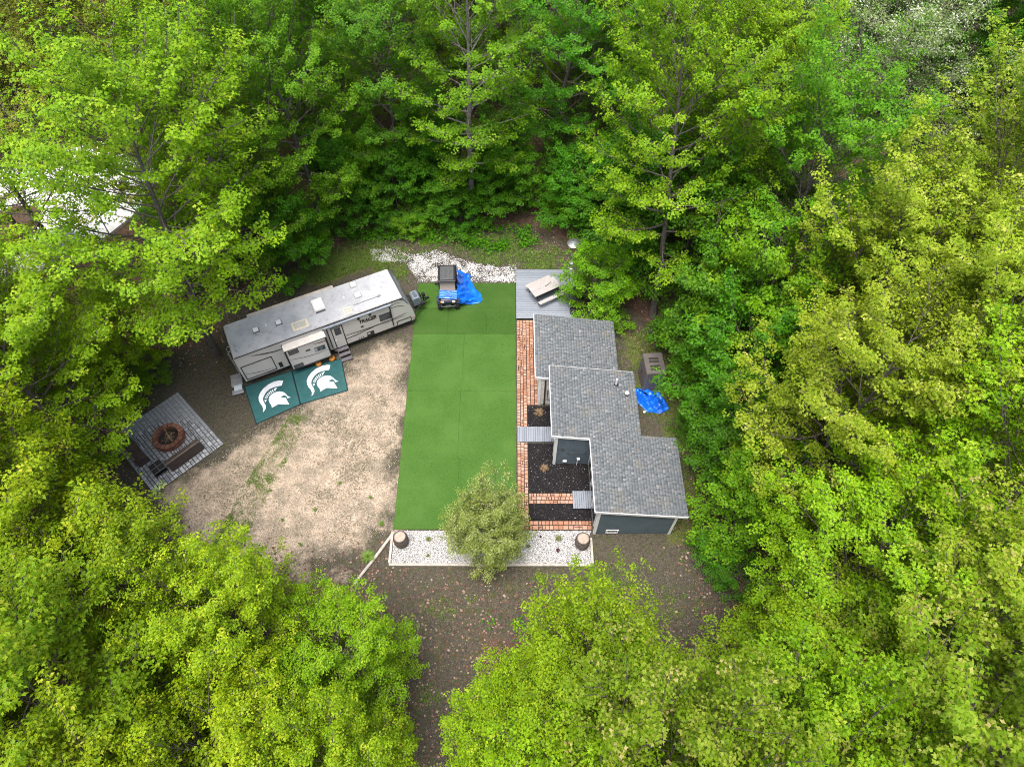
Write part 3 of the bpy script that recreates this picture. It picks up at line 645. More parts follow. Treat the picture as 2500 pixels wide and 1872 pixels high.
# roof fittings
acm = worn('ac_shell', (.72, .71, .70), .4, .05)
ac = part('air_conditioner', MB().box((5.22, 1.42, 2.87), (.74, .92, .27), 0, .82, .88), acm, rv, bevel=.03); part('ac_grille', MB().box((5.22, .97, 2.83), (.55, .03, .1)), GREY, ac)
fr = worn('roof_caulk', (.60, .54, .42), .8, .2, 9)
for cx, cy, lx, ly in ((3.9, .62, .92, .62), (6.6, .42, .46, .52)):
    s_ = part('skylight', MB().slab((cx, cy, 2.738), (lx, ly, .03), 0, .02), fr, rv); part('skylight_dome', MB().slab((cx, cy, 2.765), (lx*.72, ly*.62, .05), 0, .03), worn('skylight_plastic', (.42, .42, .37), .3, .12, 6), s_)
for cx, cy, l_ in ((1.61, 1.31, .36), (2.88, 1.28, .36), (7.5, 2.09, .38), (7.47, 1.23, .4)):
    v_ = part('roof_vent', MB().slab((cx, cy, 2.738), (l_, l_, .06), 0, .015), GREY if cx < 5 else worn('vent_base', (.3, .3, .31), .6), rv); part('vent_lid', MB().slab((cx, cy, 2.80), (l_*.8, l_*.8, .035), 0, .015), acm, v_)
for cx, cy in ((2.19, 1.4), (6.7, 1.45), (6.25, .62)): part('plumbing_vent', MB().lathe([(.07, 2.735), (.06, 2.78), (.05, 2.80), (.01, 2.805)], 12, (cx, cy, 0)), acm, rv)
part('antenna', MB().tube([(7.01, .64, 2.76), (8.5, .64, 2.78)], .014, 6).box((8.55, .64, 2.80), (.18, .1, .05)), steel, rv)
ldm = worn('ladder_alu', (.50, .51, .53), .35, .08, metal=.6)
l1 = MB()
for y in (.32, .68): l1.tube([(.34, y, 2.74), (.30, y, 2.95), (-.05, y, 2.95), (-.14, y, 2.85), (-.14, y, .6)], .018, 6)
la = part('ladder_rail', l1, ldm, rv)
for k in range(7): part('ladder_rung', MB().tube([(-.14, .32, .75+.3*k), (-.14, .68, .75+.3*k)], .014, 6), ldm, la)
part('rear_bumper', MB().box((-.1, W_/2, .48), (.12, W_-.1, .12)), BLK, rv)
for s_ in (.12, W_-.12):
    for x in (4.55, 5.35):
        wl_ = part('wheel', MB().disc((x, s_, .34), (0, 1, 0), .34, .2, 22), BLK, rv); part('rim', MB().disc((x, s_, .34), (0, 1, 0), .19, .215, 16), steel, wl_)
part('underbelly', MB().box((5.2, W_/2, .38), (9.2, W_-.5, .16)), DARK, rv)
stp = worn('step_grey', (.13, .12, .14), .6, .2, 12)
for k in range(3):
    s_ = part('entry_step', MB().slab((5.62, -.16-.27*k, .42-.16*k), (.66, .22, .04), 0, .008), stp, rv)
part('step_frame', MB().tube([(5.29, -.05, .44), (5.29, -.78, .06)], .02, 6).tube([(5.95, -.05, .44), (5.95, -.78, .06)], .02, 6), BLK, rv)
hm = part('hitch_frame', MB().tube([(10.1, .3, .5), (11.45, W_/2, .5)], .05, 6).tube([(10.1, W_-.3, .5), (11.45, W_/2, .5)], .05, 6), BLK, rv)
part('coupler', MB().box((11.5, W_/2, .52), (.24, .12, .12)), BLK, hm)
part('propane_cover', MB().extrude([(10.5, .52), (11.0, .52), (11.02, 1.05), (10.92, 1.2), (10.56, 1.2), (10.48, 1.05)], W_/2-.34, W_/2+.34), worn('tank_cover', (.15, .18, .21), .5, .15, 5), rv, bevel=.05)
part('cover_label', MB().slab((10.74, W_/2, 1.2), (.2, .44, .012), 0, .004), worn('cover_recess', (.08, .10, .12), .5), rv)
jk = MB().tube([(11.25, W_/2, .05), (11.25, W_/2, 1.05)], .045, 10).box((11.27, W_/2-.06, 1.0), (.2, .22, .24), 0, .8).lathe([(.13, 0), (.12, .03)], 12, (11.25, W_/2, .0))
part('tongue_jack', jk, BLK, rv); part('battery_box', MB().box((11.02, W_/2+.3, .66), (.3, .22, .24)).box((11.05, W_/2-.36, .62), (.28, .2, .2)), BLK, rv)
def rvw(s_, t_, z=0.0):
    return (RVO[0]+math.cos(RVA)*s_-math.sin(RVA)*t_, RVO[1]+math.sin(RVA)*s_+math.cos(RVA)*t_, z)
# ------------------------------------------------------------------ mats with the helmet print
matm = NT('green_mat', .7, .25); mc = matm.mix((.018, .085, .085), (.03, .12, .115), matm.step(matm.noise(2.2, 5), .3, .7)); wv = matm.new('ShaderNodeTexWave'); wv.inputs['Scale'].default_value = 16; wv.inputs['Distortion'].default_value = .6; matm.link(matm.obj(), wv.inputs[0])
matm.col(matm.mix(mc, (.022, .075, .095), matm.math('MULTIPLY', wv.outputs['Fac'], .5))).bump(matm.noise(1.6, 4), .4, .05); matm = matm.m
prm = worn('print_white', (.66, .68, .73), .7, .1, 3); edg = worn('mat_border', (.008, .02, .025), .7)
z6 = lambda x, y: at(590+x*.12206, 880+y*.12206)[:2]
A0, B0, C0_, D0 = [np.array(at(*p)[:2]) for p in ((597, 944), (626, 1035), (733, 987), (712, 905))]
crest = [(835, 405), (760, 402), (650, 425), (540, 480), (440, 560), (370, 650), (340, 730), (345, 800), (370, 860), (410, 910), (435, 970), (425, 1045), (465, 1000), (488, 950), (480, 890), (450, 840), (430, 790), (435, 740), (460, 690), (500, 630), (560, 575), (640, 540), (720, 520), (805, 505)]
face = [(540, 790), (560, 720), (610, 670), (680, 635), (760, 618), (830, 630), (880, 665), (920, 710), (985, 742), (915, 757), (900, 715), (850, 700), (815, 715), (785, 742), (850, 748), (885, 745), (900, 780), (955, 882), (870, 880), (740, 875), (605, 950), (600, 905), (560, 850)]
teeth = [[(718, 538), (645, 570), (668, 625), (690, 580)], [(455, 795), (475, 842), (505, 798), (500, 786)]]
oa = [(628, 580), (592, 598), (556, 622), (524, 652), (496, 688), (472, 726), (456, 762)]; ia = [(648, 634), (616, 648), (586, 668), (558, 694), (536, 724), (520, 752), (510, 776)]
for k in range(len(oa)-1):
    l = lambda p, q, t_: (p[0]*(1-t_)+q[0]*t_, p[1]*(1-t_)+q[1]*t_)
    teeth.append([l(oa[k], oa[k+1], .1), l(ia[k], ia[k+1], .1), l(ia[k], ia[k+1], .68), l(oa[k], oa[k+1], .68)])
def ear(poly, z0, z1):
    from mathutils.geometry import tessellate_polygon
    n = len(poly); tr = tessellate_polygon([[Vector((x, y, 0)) for x, y in poly]])
    vs = [(x, y, z1) for x, y in poly]; return MB().add(vs, [tuple(t_) for t_ in tr])
for k, (org, quad, lab) in enumerate(((np.zeros(2), [A0, B0, C0_, D0], 'teal green mat with white helmet print beside the trailer rear hatch'), (D0-A0+np.array([.05, -.02]), [D0+[.03, .01], C0_+[.03, .01], np.array(at(849, 953)[:2]), np.array(at(833, 876)[:2])], 'teal green mat with white helmet print beside the trailer entry steps'))):
    c0 = sum(quad)/4; mt = thing('outdoor_mat', lab, 'mat', (c0[0], c0[1], 0), 0, 'helmet mats')
    L0 = [tuple(p-c0) for p in quad]
    N_ = 26; qa, qb, qc, qd = [np.array(p) for p in L0]; uu, vv = np.meshgrid(np.linspace(0, 1, N_), np.linspace(0, 1, N_))
    XY = (qa*(1-uu[..., None])+qd*uu[..., None])*(1-vv[..., None])+(qb*(1-uu[..., None])+qc*uu[..., None])*vv[..., None]
    zz = .012+.006*(vnoise(uu*9+k*7, vv*9)); i0 = (np.arange(N_-1)[:, None]*N_+np.arange(N_-1)).ravel()
    mm = np_mesh('mat_sheet', np.concatenate([XY.reshape(-1, 2), zz.reshape(-1, 1)], 1), 4, np.stack([i0, i0+N_, i0+N_+1, i0+1], 1).ravel()); part('mat_sheet', mm, matm, mt, smooth=True)
    bd = MB()
    for i in range(4):
        p, q = np.array(L0[i]), np.array(L0[(i+1) % 4]); m_ = (p+q)/2; d = q-p
        bd.box((m_[0], m_[1], .012), (np.linalg.norm(d)+.03, .045, .024), math.atan2(d[1], d[0]))
    part('mat_border', bd, edg, mt)
    for nm, polys in (('crest_print', [crest]), ('helmet_print', [face]), ('comb_print', teeth)):
        m_ = MB()
        for poly in polys:
            q = ear([tuple(np.array(z6(*p))+org-c0) for p in poly], 0, .024); m_.add(q.v, q.f)
        part(nm, m_, prm, mt)
org_ = worn('pumpkin_skin', (.50, .20, .03), .5, .25, 8)
for s_, nm in ((4.03, 'orange pumpkin lying under the slide out beside the mats'), (4.85, 'orange pumpkin lying by the trailer entry steps')):
    x, y, _ = rvw(s_, -.3); o = thing('pumpkin', nm, 'pumpkin', (x, y, 0))
    pb = []; n = 20
    m_ = MB().lathe([(.05, .0), (.15, .04), (.19, .12), (.16, .2), (.07, .235), (.02, .22)], 20)
    m_.v = [(a*(1+.09*math.cos(8*math.atan2(b, a))), b*(1+.09*math.cos(8*math.atan2(b, a))), c_) for a, b, c_ in m_.v]
    part('pumpkin_body', m_, org_, o, smooth=True); part('stem', MB().tube([(0, 0, .2), (.02, .01, .28)], .02, 6), worn('stem_brown', (.12, .09, .04), .8), o)
x, y, _ = rvw(-.55, .35); o = thing('utility_step', 'low grey platform of boards with a clear tub beside the trailer rear corner', 'platform', (x, y, 0), RVA-R_(8))
for k in range(5): part('plank', MB().slab((0, -.62+.16*k if k < 2 else -.62+.3*k, .12), (.62, .15 if k < 2 else .28, .03), 0, .005), worn('grey_board', (.24, .25, .27), .8, .2, 4, per_obj=.2), o)
part('support', MB().box((-.22, 0, .06), (.08, 1.35, .12)).box((.22, 0, .06), (.08, 1.35, .12)), DARK, o)
part('clear_tub', MB().box((.08, -.42, .25), (.4, .34, .2), 0, 1.08), worn('clear_plastic', (.46, .52, .55), .2, .1, 5, .6), o)
o = thing('rusty_block', 'small rusty hollow block lying in weeds near the paved patio', 'block', (*atxy(403, 928), 0), R_(25))
part('block_shell', MB().box((0, .13, .1), (.42, .05, .2)).box((0, -.13, .1), (.42, .05, .2)).box((-.19, 0, .1), (.05, .21, .2)).box((.19, 0, .1), (.05, .21, .2)), worn('rusty', (.22, .15, .11), .9, .4, 12), o); part('block_web', MB().box((0, 0, .09), (.05, .21, .17)), worn('rusty', (.22, .15, .11)), o)
# ------------------------------------------------------------------ fire pit patio
PT, PR, PBm, PL = [np.array(at(*p)[:2]) for p in ((438, 956), (550, 1082), (389, 1197), (297, 1046))]
pang = math.atan2(*(PR-PT)[::-1]); e1 = np.array([math.cos(pang), math.sin(pang)]); e2 = np.array([e1[1], -e1[0]])
plen, pwid = 4.73, 4.2
gp = NT('grey_paver', .85, .2); pc = gp.ramp(gp.rand(), [(0, (.23, .245, .27)), (.5, (.32, .335, .36)), (1, (.42, .435, .47))]); pc = gp.mix(pc, (.19, .185, .18), gp.math('MULTIPLY', gp.step(gp.noise(12, 4), .5, .75), .5)); gp.col(pc).bump(gp.noise(60, 3), .3, .01)
pbase = part('patio_base', MB().box((plen/2, -pwid/2, 0), (plen, pwid, .05)), worn('patio_joint', (.075, .07, .065), .95, .4, 20)); pbase.location = (PT[0], PT[1], 0); pbase.rotation_euler = (0, 0, pang); tag(pbase, kind='structure')
lst = pavers(0, plen, -pwid, 0, [.2, .16, .22, .24, .2, .18, .24, .2, .22, .16, .24, .2, .22, .2, .18, .22, .2, .24, .22, .18], 'x', .19, .31, .022)
def vis(p):
    wq = PT+e1*p[0]+np.array([-e1[1], e1[0]])*p[1]; return np.hypot(wq[0]+18.2, wq[1]-16.0)
lst.sort(key=vis); cache = {}
for cx, cy, sx_, sy_ in lst[:300]:
    k = (int(sx_/.02), int(sy_/.02))
    if k not in cache:
        m = MB().slab((0, 0, 0), (k[0]*.02, k[1]*.02, .05), 0, .016).mesh('paver'); m.materials.append(gp.m); cache[k] = m
    b = bpy.data.objects.new('paver', cache[k]); link(b, pbase); b.location = (cx, cy, .015+random.uniform(-.004, .004)); b.rotation_euler = (random.uniform(-.012, .012), random.uniform(-.012, .012), random.uniform(-.02, .02))
rest = MB()
for cx, cy, sx_, sy_ in lst[300:]: rest.slab((cx, cy, .015), (sx_, sy_, .05), 0, .008)
if rest.v: part('paver_field', rest, gp.m, pbase, kind='stuff')
FPX_, FPY_ = atxy(411, 1066, .3)
fp = thing('fire_pit', 'round fire pit of reddish blocks full of sticks on the grey patio', 'fire pit', (FPX_, FPY_, .06))
red = NT('red_block', .9, .15); rcx = red.ramp(red.rand(), [(0, (.17, .075, .055)), (1, (.26, .125, .09))]); red.col(red.mix(rcx, (.10, .06, .05), red.math('MULTIPLY', red.step(red.noise(9, 4), .5, .75), .7))).bump(red.noise(40, 3), .4, .02)
nb = 17
for ring in range(3):
    for k in range(nb):
        a_, b_ = 2*math.pi*(k+.5*(ring % 2)+.05)/nb, 2*math.pi*(k+.5*(ring % 2)+.95)/nb; ro, ri = .80, .56
        q = [(ri*math.cos(a_), ri*math.sin(a_)), (ro*math.cos(a_), ro*math.sin(a_)), (ro*math.cos((a_+b_)/2)*1.015, ro*math.sin((a_+b_)/2)*1.015), (ro*math.cos(b_), ro*math.sin(b_)), (ri*math.cos(b_), ri*math.sin(b_)), (ri*math.cos((a_+b_)/2), ri*math.sin((a_+b_)/2))]
        part('ring_block', MB().prism(q, .125*ring+.002, .125*ring+.118+random.uniform(-.004, .004)), red.m, fp, bevel=.008)
part('ash_bed', MB().lathe([(.55, .10), (.4, .13), (.2, .15), (.02, .15)], 20), worn('ash', (.035, .03, .027), .95, .5, 15), fp)
stick = worn('stick_wood', (.20, .14, .095), .85, .35, 10, per_obj=.4)
for k in range(46):
    a_ = random.uniform(0, 6.28); r_ = random.uniform(0, .36); l_ = random.uniform(.12, .38); b_ = random.uniform(0, 6.28); cx, cy = r_*math.cos(a_), r_*math.sin(a_)
    ex_, ey_ = cx+l_*math.cos(b_)*.5, cy+l_*math.sin(b_)*.5
    sx_, sy_ = cx-l_*math.cos(b_)*.5, cy-l_*math.sin(b_)*.5
    part('stick', MB().tube([(sx_*.93, sy_*.93, .15+random.random()*.06), (ex_*.93, ey_*.93, .17+random.random()*.1)], random.uniform(.006, .014), 5), stick, fp)
tanst = worn('tan_stick', (.40, .27, .15), .8, .2)
for p, q in (((-.28, .42, .40), (.38, -.36, .38)), ((-.2, .18, .30), (.25, -.2, .30)), ((-.02, -.02, .32), (.34, .22, .34))): part('stick', MB().tube([p, q], .015, 6), tanst, fp)
brown = NT('brown_resin', .55, .3); brown.col(brown.mix((.062, .044, .04), (.095, .07, .064), brown.step(brown.noise(3, 4), .3, .7))); brown = brown.m
def bench(label, p, q, back, L):
    """p-q: foot of the back on the ground; back: side unit vector pointing from the back to the seat front"""
    p, q = np.array(p), np.array(q); c0 = (p+q)/2; ang = math.atan2(q[1]-p[1], q[0]-p[0])
    b = thing('storage_bench', label, 'bench', (c0[0], c0[1], .062), ang)
    s_ = 1 if np.dot(np.array([-math.sin(ang), math.cos(ang)]), back) > 0 else -1
    part('seat_box', MB().box((0, s_*.32, .19), (L-.06, .52, .36)), brown, b)
    for k in range(3): part('seat_slat', MB().slab((0, s_*(.14+.175*k), .37), (L, .165, .035), 0, .008), brown, b)
    bk = part('backrest', MB().box((0, s_*.02, .40), (L-.02, .05, .78)), brown, b)
    for k in range(4): part('back_slat', MB().box((0, -s_*.014, .12+.19*k), (L, .03, .17)), brown, bk)
    part('back_cap', MB().slab((0, s_*.02, .79), (L+.04, .1, .03), 0, .008), worn('brown_cap', (.14, .11, .10), .5), bk)
    for x in (-L/2, L/2): part('arm_panel', MB().box((x, s_*.3, .29), (.05, .58, .52)), brown, b)
P1, P2 = atxy(424, 1152), atxy(500, 1097)
bench('brown storage bench with backrest on the patio side nearest the sandy yard', P1, P2, np.array([-.6, .8]), math.hypot(P1[0]-P2[0], P1[1]-P2[1]))
P1, P2 = atxy(347, 1144), atxy(278, 1068)
bench('brown storage bench partly under leaves on the patio side facing the woods', P1, P2, np.array([.8, .6]), math.hypot(P1[0]-P2[0], P1[1]-P2[1])*.95)
tcx = sum(np.array(atxy(*p, .45)) for p in ((378, 1116), (409, 1144), (385.6, 1165), (359.5, 1135)))/4
tbl = thing('side_table', 'low square side table with four dark glass panes between the benches', 'table', (tcx[0], tcx[1], .062), pang)
for x in (-.3, .3):
    for y in (-.3, .3): part('leg', MB().box((x, y, .2), (.04, .04, .4)), BLK, tbl)
fm = MB()
for a_ in (-.335, 0, .335): fm.box((a_, 0, .415), (.025, .695, .03)).box((0, a_, .4155), (.695, .025, .028))
part('table_frame', fm, worn('table_grey', (.16, .155, .16), .4, .1), tbl)
for x in (-.167, .167):
    for y in (-.167, .167): part('glass_pane', MB().box((x, y, .41), (.305, .305, .012)), NT('smoked_glass', .25, .5).col((.03, .03, .034)).m, tbl)
part('lower_shelf', MB().box((0, 0, .1), (.6, .6, .02)), BLK, tbl)
# ------------------------------------------------------------------ barrels and bed plants
oak = NT('barrel_oak', .85, .2); bo = oak.mix((.115, .095, .085), (.20, .165, .14), oak.step(oak.noise(5, 5), .3, .7)); oak.col(bo).bump(oak.noise(40, 3), .4, .01); oak = oak.m
lidm = worn('barrel_head', (.36, .29, .24), .9, .25, 6, bump=.3); hoop = worn('hoop_iron', (.065, .06, .06), .6, .3, 9, metal=.4)
def barrel(x, y, label, moss):
    b = thing('oak_barrel', label, 'barrel', (x, y, .04)); n = 22; hs = [0, .12, .28, .42, .56, .72, .84]; rr = [.29, .325, .352, .36, .352, .325, .29]
    for k in range(n):
        a_, b_ = 2*math.pi*(k+.03)/n, 2*math.pi*(k+.97)/n; m = MB(); off = random.uniform(-.003, .003)
        vs = []
        for h, r in zip(hs, rr):
            for rad in (r+off, r-.03): vs += [(rad*math.cos(a_), rad*math.sin(a_), h), (rad*math.cos(b_), rad*math.sin(b_), h)]
        fs = []
        for i in range(len(hs)-1):
            o_ = 4*i; fs += [(o_, o_+1, o_+5, o_+4), (o_+3, o_+2, o_+6, o_+7), (o_+2, o_, o_+4, o_+6), (o_+1, o_+3, o_+7, o_+5)]
        fs += [(2, 3, 1, 0), (24, 25, 27, 26)]; part('stave', m.add(vs, fs), oak, b)
    for z, r in ((.06, .312), (.26, .352), (.55, .357), (.77, .317)): part('hoop', MB().lathe([(r, z), (r+.008, z+.004), (r+.008, z+.05), (r, z+.054)], 32, cap=False), hoop, b, smooth='auto')
    hd = part('barrel_head', MB().lathe([(.27, .78), (.27, .805), (.01, .806)], 24), lidm, b)
    for k in range(5): part('head_board', MB().slab((0, -.2+.1*k, .806), (2*math.sqrt(.262**2-(abs(-.2+.1*k)+.03)**2), .094, .012), 0, .003), lidm, hd)
barrel(-5.42, 11.95, 'weathered oak barrel with plain head at the bed corner by the sandy yard', 0)
barrel(3.43, 11.86, 'weathered oak barrel with mossy head at the bed corner by the cottage wall', 1)
def blades(name, n, h, spread, wd, seed):
    r_ = np.random.RandomState(seed); a_ = r_.uniform(0, 6.28, n); o_ = spread*r_.uniform(.3, 1, n); hh = h*r_.uniform(.5, 1.1, n); d = np.stack([np.cos(a_), np.sin(a_)], 1); s_ = np.stack([-d[:, 1], d[:, 0]], 1)*wd
    b = d*.03; mid = d*o_[:, None]*.45; tip = d*o_[:, None]
    z = lambda k: (hh*k)[:, None]
    V = np.stack([np.concatenate([b-s_, z(0)], 1), np.concatenate([b+s_, z(0)], 1), np.concatenate([mid+s_, z(.9)], 1), np.concatenate([mid-s_, z(.9)], 1), np.concatenate([tip, z(.7)], 1)], 1).reshape(-1, 3)
    k = 5*np.arange(n)[:, None]; I = np.concatenate([k+np.array([[0, 1, 2]]), k+np.array([[0, 2, 3]]), k+np.array([[3, 2, 4]])], 1).ravel()
    return np_mesh(name, V, 3, I, {'tint': ('FACE', np.repeat(r_.rand(n), 3))})
dry2 = tinted('dry_ornamental_grass', [(0, (.10, .055, .025)), (.5, (.17, .105, .055)), (1, (.24, .20, .13))], .8)
grn2 = tinted('bed_plant_green', [(0, (.06, .10, .02)), (.6, (.12, .17, .04)), (1, (.22, .17, .10))], .6)
dk2 = tinted('bed_plant_dark', [(0, (.03, .012, .015)), (1, (.10, .03, .04))], .6)
for (u, v), nm, lab, m, n, h, sp in (((1315, 1010), 'ornamental_grass', 'dry reddish ornamental grass in the small square mulch bed', dry2, 130, .28, .38), ((1328, 1146), 'ornamental_grass', 'round dry tan grass clump in the large mulch bed', dry2, 150, .26, .3),
    ((1047, 1318), 'bed_plant', 'small green clump in white stones between barrel and olive tree', grn2, 110, .22, .2), ((1363, 1316), 'bed_plant', 'green and brown tuft in white stones in front of the brick path', grn2, 130, .26, .24), ((1045, 1357), 'bed_plant', 'tiny grey green plant near the front timber of the stone bed', grn2, 60, .14, .14),
    ((1362, 1345), 'bed_plant', 'dark reddish little plant in the white stones near the cottage barrel', dk2, 90, .16, .16), ((1320, 1312), 'bed_plant', 'thin black stemmed plant in the white stones near the olive tree', dk2, 40, .2, .1), ((1290, 1335), 'bed_plant', 'pale green sprig in white stones at the edge of the olive tree', grn2, 60, .18, .16), ((932, 1280), 'weed_clump', 'round green weed clump on the sand near the barrel', gmat, 160, .2, .2), ((900, 1360), 'weed_clump', 'dense green weed patch beside the grey pole', gmat, 320, .22, .45)):
    x, y = atxy(u, v); o = part(nm, blades(nm, n, h, sp, .010 if sp < .3 else .014, len(lab)), m); o.location = (x, y, .03); tag(o, lab, 'plant')
for k in range(7):
    u, v = [(790, 1385), (690, 1270), (770, 1245), (640, 1340), (830, 1180), (735, 1330), (905, 1215)][k]; x, y = atxy(u, v)
    o = part('weed_clump', blades('weed_clump', 60, .14, .13, .012, 50+k), gmat); o.location = (x, y, 0); tag(o, 'little green weed clump standing alone on the open sand', 'plant', 'weed clumps on the sandy yard')
# ------------------------------------------------------------------ side-by-side buggy and tarps
uv = thing('utility_buggy', 'dark utility buggy with grey hard roof parked at the lawn edge', 'buggy', (-3.93, 27.98, .03), R_(3))
NAVY = worn('buggy_body', (.028, .033, .055), .3, .2, 6, .5); ROOFG = worn('buggy_roof', (.075, .08, .085), .5, .15, 8)
part('chassis', MB().box((0, .1, .42), (.86, 2.3, .16)), DARK, uv)
part('hood', MB().extrude([(-1.18, .55), (-1.22, .78), (-1.12, .90), (-.55, 1.02), (-.5, .5)], -.44, .44), NAVY, uv, bevel=.03).rotation_euler = (0, 0, R_(90))
bpy.context.view_layer.update()
hd = [c_ for c_ in uv.children if c_.name.startswith('hood')][0]
# profile is drawn along x; turned so that the nose points to -y
hd.rotation_euler = (0, 0, R_(90))
part('hood_scoop', MB().slab((0, -.86, .955), (.42, .2, .03), 0, .01), ROOFG, uv)
part('hood_stripe', MB().box((0, -1.0, .945), (.4, .035, .012)), WHITE, uv)
lens = NT('lamp_lens', .15, .6).col((.75, .74, .70)).m; amb = worn('amber_lens', (.45, .14, .02), .3, .1)
for s_ in (-1, 1):
    h_ = part('headlight', MB().box((s_*.33, -1.21, .80), (.17, .06, .1)), lens, uv, bevel=.01); part('turn_signal', MB().box((s_*.455, -1.19, .79), (.05, .06, .08)), amb, h_)
    part('fender', MB().extrude([(-1.2, .62), (-1.12, .78), (-.72, .80), (-.6, .64), (-.66, .6), (-.76, .72), (-1.08, .71)], -.17, .17), NAVY, uv).location = (s_*.53, 0, 0)
    [c_ for c_ in uv.children if c_.name.startswith('fender')][-1].rotation_euler = (0, 0, R_(90))
    for y in (-.92, .86):
        wl_ = part('wheel', MB().lathe([(.16, -.13), (.27, -.135), (.315, -.10), (.325, 0), (.315, .10), (.27, .135), (.16, .13)], 24), worn('tyre_rubber', (.018, .018, .02), .85, .3, 20, bump=.5), uv, smooth='auto')
        wl_.location = (s_*.52, y, .325); wl_.rotation_euler = (0, R_(90), 0); part('rim', MB().lathe([(.165, -.1), (.16, .1)], 16), ROOFG, wl_)
        tr = MB()
        for k in range(16):
            a_ = 2*math.pi*k/16; tr.box((.322*math.cos(a_), .322*math.sin(a_), (.06 if k % 2 else -.06)), (.03, .06, .12), a_)
        part('tread', tr, worn('tyre_rubber', (.018, .018, .02)), wl_)
part('grille', MB().box((0, -1.215, .70), (.5, .03, .12)), BLK, uv)
part('front_bumper', MB().tube([(-.42, -1.28, .62), (-.40, -1.36, .56), (.40, -1.36, .56), (.42, -1.28, .62)], .028, 8).tube([(-.2, -1.2, .4), (-.2, -1.36, .56)], .022, 6).tube([(.2, -1.2, .4), (.2, -1.36, .56)], .022, 6), ROOFG, uv)
part('front_plate', MB().box((0, -1.25, .46), (.34, .04, .16)), ROOFG, uv)
part('cabin_tub', MB().box((0, .1, .66), (1.02, 1.2, .34)), NAVY, uv)
part('seat', MB().box((0, .35, .90), (.95, .45, .16)).box((0, .58, 1.15), (.95, .12, .5)), worn('seat_vinyl', (.05, .045, .04), .6), uv, bevel=.03)
part('steering_wheel', MB().tube([(-.25+.16*math.cos(a), -.15+.05*math.sin(a), 1.1+.15*math.sin(a)) for a in np.linspace(0, 6.28, 17)], .015, 6, False), BLK, uv)
for s_ in (-1, 1):
    part('roll_bar', MB().tube([(s_*.52, -.52, .95), (s_*.49, -.28, 1.78), (s_*.49, .68, 1.80), (s_*.53, .78, .85)], .028, 8), BLK, uv, smooth='auto')
    mr = part('mirror', MB().box((s_*.66, -.28, 1.42), (.16, .06, .12)).tube([(s_*.5, -.3, 1.4), (s_*.62, -.28, 1.42)], .014, 6), BLK, uv)
ws = part('windshield', MB().add([(-.47, -.55, 1.02), (.47, -.55, 1.02), (.44, -.30, 1.76), (-.44, -.30, 1.76), (-.47, -.535, 1.02), (.47, -.535, 1.02), (.44, -.285, 1.76), (-.44, -.285, 1.76)], [(0, 1, 2, 3), (7, 6, 5, 4), (0, 4, 5, 1), (2, 6, 7, 3)]), NT('tan_reflection_windshield', .3, .5).col((.32, .27, .225)).m, uv)  # tan reflection on the windshield is painted in as its base colour
rf_ = part('hard_roof', MB().box((0, .14, 1.86), (1.10, 1.38, .07), 0, .97), BLK, uv, bevel=.035)
part('roof_panel', MB().slab((.01, .14, 1.893), (.82, 1.1, .04), 0, .035), ROOFG, rf_, bevel=.01)
for k in range(9): part('roof_rib', MB().slab((-.30+.075*k, .14, 1.931), (.028, .92, .014), 0, .006), ROOFG, rf_)
part('cargo_bed', MB().box((0, 1.12, .84), (1.08, .75, .06)).box((-.53, 1.12, .98), (.05, .75, .3)).box((.53, 1.12, .98), (.05, .75, .3)).box((0, 1.48, .98), (1.08, .05, .3)), BLK, uv)
part('tail_light', MB().box((.47, 1.51, .98), (.08, .02, .12)), worn('red_lens', (.5, .02, .03)), uv); part('tail_light', MB().box((-.47, 1.51, .98), (.08, .02, .12)), worn('red_lens', (.5, .02, .03)), uv)
TARP = NT('blue_tarp', .28, .6); tc_ = TARP.mix((.005, .10, .62), (.008, .17, .80), TARP.step(TARP.noise(2.5, 4), .3, .7)); TARP.col(tc_).bump(TARP.noise(7, 5, .6), .35, .05); TARP = TARP.m
def cloth(name, fn, nu, nv, loc, parent=None):
    V = np.array([fn(i/(nu-1), j/(nv-1)) for j in range(nv) for i in range(nu)])-np.array(loc); I = (np.arange(nv-1)[:, None]*nu+np.arange(nu-1)).ravel()
    o = part(name, np_mesh(name, V, 4, np.stack([I, I+1, I+nu+1, I+nu], 1).ravel()), TARP, parent, smooth=True); o.location = loc
    if not parent: s_ = o.modifiers.new('thickness', 'SOLIDIFY'); s_.thickness = .004
    return o
inner = [(-3.36, 28.75, 1.80), (-3.32, 28.3, 1.62), (-3.33, 27.8, 1.30), (-3.34, 27.4, 1.08), (-3.38, 27.1, .98), (-3.42, 26.95, .80)]
outer = [at(1113, 660, .9), at(1147, 672, .05), at(1152, 693, .05), at(1178, 722, .05), at(1174, 739, .05), at(1126, 743, .05)]
def ip(tab, t_):
    t_ = t_*(len(tab)-1); i = min(int(t_), len(tab)-2); f_ = t_-i; return np.array(tab[i])*(1-f_)+np.array(tab[i+1])*f_
def tarp_fn(u, v):
    a_, b_ = ip(inner, v), ip(outer, v); p = a_*(1-u)+b_*u; fall = (1-u)**1.9
    fold = (.10*math.sin(v*26+u*7+3*vnoise(u*3, v*5))+.16*(fbm(u*4+3, v*7)-.45)+.05*math.sin(u*19+v*9))*min(1, u*3+.15)
    p[2] = b_[2]*u+a_[2]*fall+max(0, .10*math.sin(math.pi*min(1, u*1.02))+fold*.9)*(1 if u < .97 else .3)+.015
    p[0] += .04*math.sin(v*40+u*5); p[1] += .05*math.sin(u*14+v*5)+.03*math.sin(v*33); return p
loc0 = (-2.9, 27.9, 0)
tp = cloth('blue_tarp', tarp_fn, 70, 90, loc0); tag(tp, 'bright blue tarp sliding off the buggy onto the lawn', 'tarp')
